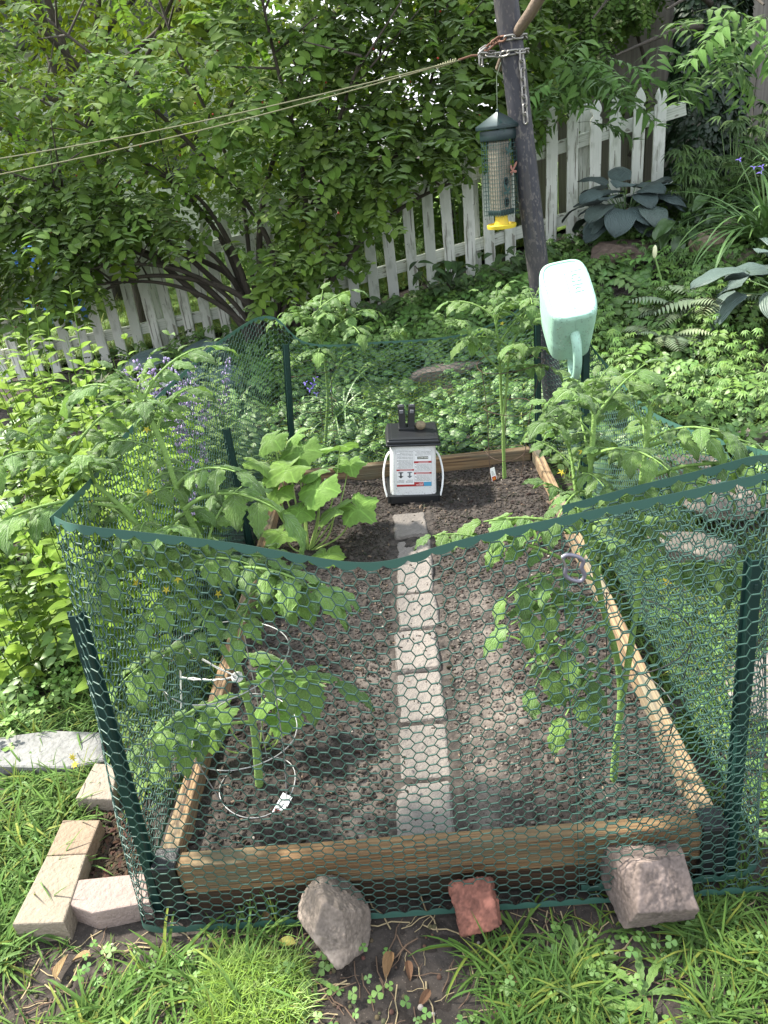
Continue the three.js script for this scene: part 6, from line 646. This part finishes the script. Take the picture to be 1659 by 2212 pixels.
{
  const R = rng(611), violet = cordate({ r: 1, lobes: 1, lobe: 0.0, cup: 0.35, ruffle: 0.05, n: 18, rings: 2, notch: .8, teeth: 0.03 });
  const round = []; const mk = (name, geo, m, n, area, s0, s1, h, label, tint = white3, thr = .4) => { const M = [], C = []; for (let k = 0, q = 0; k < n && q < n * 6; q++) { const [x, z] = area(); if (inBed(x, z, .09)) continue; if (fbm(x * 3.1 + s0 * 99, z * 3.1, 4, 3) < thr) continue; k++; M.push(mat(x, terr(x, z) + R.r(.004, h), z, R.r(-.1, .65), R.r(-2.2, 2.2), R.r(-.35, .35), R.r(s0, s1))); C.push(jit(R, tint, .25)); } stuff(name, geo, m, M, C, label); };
  const vm = leafMat([0.115, 0.225, 0.055], { map: squashTex, bump: null, tr: 0, ro: .55 });
  const slope = () => [R.r(.78, 2.9), R.r(-4.5, -1.5)], back = () => [R.r(-1.1, 1.0), R.r(-4.55, -2.2)], herb = () => [R.r(-2.4, -.8), R.r(-4.6, -.9)];
  mk('ground_cover', violet, vm, 3400, slope, .018, .042, .07, 'round leaved ground cover over the slope beside the bed', white3, .36);
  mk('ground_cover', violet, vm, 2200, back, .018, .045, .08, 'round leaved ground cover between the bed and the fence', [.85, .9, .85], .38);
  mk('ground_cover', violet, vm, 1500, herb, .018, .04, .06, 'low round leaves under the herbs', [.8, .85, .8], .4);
  // tufts of cut leaves (cranesbill) and loose leafy stems
  const pg = palmGeo(5, 5), pm = leafMat([0.13, 0.25, 0.055], { bump: null, tr: 0, ro: .55 });
  mk('ground_cover', pg, pm, 3000, () => { const x = R.r(1.0, 2.6), z = R.r(-3.3, -1.45); return [x, z]; }, .03, .055, .17, 'cut leaved ground cover beside the pale topped stone', [1, 1, .9], .38);
  mk('ground_cover', pg, pm, 1800, back, .025, .05, .13, 'cut leaved ground cover behind the netting', [.9, 1, .9], .44);
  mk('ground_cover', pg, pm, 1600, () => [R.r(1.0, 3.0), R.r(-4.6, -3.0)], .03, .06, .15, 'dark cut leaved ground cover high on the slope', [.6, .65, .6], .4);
  const sg = sprayGeo({ seed: 44, n: 5, len: .16, leaf: .045, wid: .026, bend: .5, nu: 3 }), sm2 = leafMat([0.115, 0.22, 0.05], { bump: null, tr: 0, ro: .5, vc: true });
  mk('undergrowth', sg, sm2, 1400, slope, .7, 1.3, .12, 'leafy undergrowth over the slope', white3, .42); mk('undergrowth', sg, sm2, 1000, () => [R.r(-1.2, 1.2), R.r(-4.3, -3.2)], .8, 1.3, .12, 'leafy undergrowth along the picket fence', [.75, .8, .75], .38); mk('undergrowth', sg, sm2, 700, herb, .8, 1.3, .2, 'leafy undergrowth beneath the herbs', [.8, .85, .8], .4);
  // clover by the flagstone and in the lawn
  const cl = new MB(); for (let k = 0; k < 3; k++) blade(cl, { len: 1, wid: .95, prof: t => Math.pow(Math.sin(Math.PI * Math.pow(t, 1.4) * .96), .7), nu: 4, nv: 1, fold: .15, droop: .3 }, mat(0, 0, 0, 0, k * 2.094, 0)); const cg = cl.build(), cm = leafMat([0.14, 0.27, .06], { bump: null, tr: 0 });
  mk('clover', cg, cm, 900, () => [R.r(-1.9, -.95), R.r(-1.1, -.55)], .012, .024, .07, 'patch of clover beside the flagstone', [1.05, 1.05, .9], .4); mk('clover', cg, cm, 220, () => [R.r(-1.1, 1), R.r(.05, .32)], .008, .015, .04, 'scattered clover in the lawn', white3, .45); mk('clover', cg, cm, 500, () => [R.r(.72, 1.5), R.r(-1, .2)], .01, .02, .05, 'clover growing beyond the post', white3, .42);
}
// fallen leaves and weeds in the lawn
{
  const R = rng(713), g = [0, 1].map(k => bladeGeo({ len: 0.055, wid: 0.026, prof: PROF.ovate, nu: 8, nv: 2, fold: .5, droop: .5 - .5 * k, curl: -.6 })), tan = [[.30, .17, .08], [.36, .24, .12], [.42, .38, .10], [.22, .11, .06]].map(c => leafMat(c, { tr: 0, ro: .8 }));
  [[585, 2010, 0, .9, 'reddish brown fallen leaf beside the rounded rock'], [575, 2050, 2, 1.2, 'yellow green spotted fallen leaf near the rounded rock'], [640, 2040, 2, .9, 'pale yellow fallen leaf next to the rounded rock'], [845, 2055, 0, 1, 'curled brown fallen leaf on the bare soil'], [880, 2075, 3, .7, 'small brown fallen leaf on the bare soil'], [1090, 2115, 1, .7, 'tan fallen leaf in the grass below the brick'], [1640, 2000, 1, 1.1, 'large tan fallen leaf in the grass near the squared rock'], [120, 2115, 1, 1, 'pale dry fallen leaf in the grass below the corner paver'], [196, 2065, 1, .9, 'dry yellow fallen leaf in the long grass'], [930, 2140, 3, .7, 'dark brown fallen leaf in the thin grass'], [1150, 2190, 1, .9, 'dry cream leaf lying in the grass']].forEach(([u, v, c, s, l]) => { const p = onY(u, v, .01), o = single('fallen_leaf', g[R.i(2)], tan[c], l, 'leaf', 'fallen leaves on the lawn'); o.position.set(p.x, terr(p.x, p.z) + .014, p.z); o.rotation.set(R.r(-.1, .15), R.r(0, 6.3), R.r(-.35, .35)); o.scale.setScalar(s); });
  const dm = tones([.15, .27, .07], 2, { tr: 0, ro: .6 }, .1), dg = bladeGeo({ len: 1, wid: .3, prof: t => (.35 + .65 * t) * Math.pow(Math.max(0, 1 - Math.pow(t, 5)), .6), nu: 14, nv: 2, fold: .2, droop: 1, lift: .6, serr: .5, teeth: 6 });
  [[1260, 2090, .1, 7, 'dandelion rosette in the grass below the squared rock'], [1465, 2010, .085, 6, 'small dandelion rosette beside the squared rock'], [1300, 2170, .1, 6, 'dandelion rosette with broad toothed leaves in the lawn'], [1390, 2140, .09, 6, 'young dandelion rosette among the grass'], [680, 2110, .05, 5, 'tiny broad leaved weed on the bare soil']].forEach(([u, v, L, n, l], i) => { const p = onY(u, v, .01), t = thing('dandelion', l, 'weed', V3(p.x, terr(p.x, p.z), p.z)); for (let k = 0; k < n; k++) { const b = part(t, 'leaf', dg, dm[k % 2]); b.rotation.y = k * 2.4 + i; b.scale.setScalar(L * R.r(.8, 1.15)); } });
  const yl = std({ color: lin(.7, .5, .03), roughness: .7 }); [[155, 1632, 'small yellow flower beside the flagstone'], [160, 1648, 'second small yellow flower beside the flagstone and paver']].forEach(([u, v, l]) => { const p = onY(u, v, .08), t = thing('yellow_flower', l, 'flower', V3(p.x, terr(p.x, p.z), p.z)); const m = new MB(), h = .08; m.tube([V3(0, 0, 0), V3(.004, h * .5, 0), V3(0, h, 0)], .0012, 4); part(t, 'stem', m.build(), stalkPale); flower(t, V3(0, h, 0), .013, yellowPetal, 7, R); });
  // twigs and pebbles on the bare soil
  const pm = [], pc = []; for (let k = 0; k < 500; k++) { const x = R.r(-1.1, 1.1), z = R.r(.05, .36), s = R.r(.0015, .006); pm.push(mat(x, terr(x, z) + s * .3, z, R(), R.r(0, 6), R(), s)); const t = R(); pc.push(t > .93 ? lin(.4, .35, .3) : lin(.07 + .06 * R(), .05 + .04 * R(), .04)); } stuff('grit', new THREE.IcosahedronGeometry(1, 1), std({ roughness: 1 }), pm, pc, 'grit and crumbs on the bare soil of the lawn');
  const tg = new MB(); tg.tube([V3(-.5, 0, 0), V3(-.1, .03, .05), V3(.2, .01, -.02), V3(.5, .02, .04)], .018, 4, false); const tM = [], tC = []; for (let k = 0; k < 520; k++) { const x = R.r(-1.1, 1.1), z = R.r(.02, .36), s = R.r(.03, .1); tM.push(mat(x, terr(x, z) + .004, z, 0, R.r(0, 6.3), R.r(-.1, .1), s, s * .6, s)); tC.push(R() < .5 ? lin(.36, .28, .16) : lin(.14, .09, .06)); } stuff('dry_stalks', tg.build(), std({ roughness: 1 }), tM, tC, 'dry straw and twigs scattered on the lawn');
}
renderer.render(scene, camera);
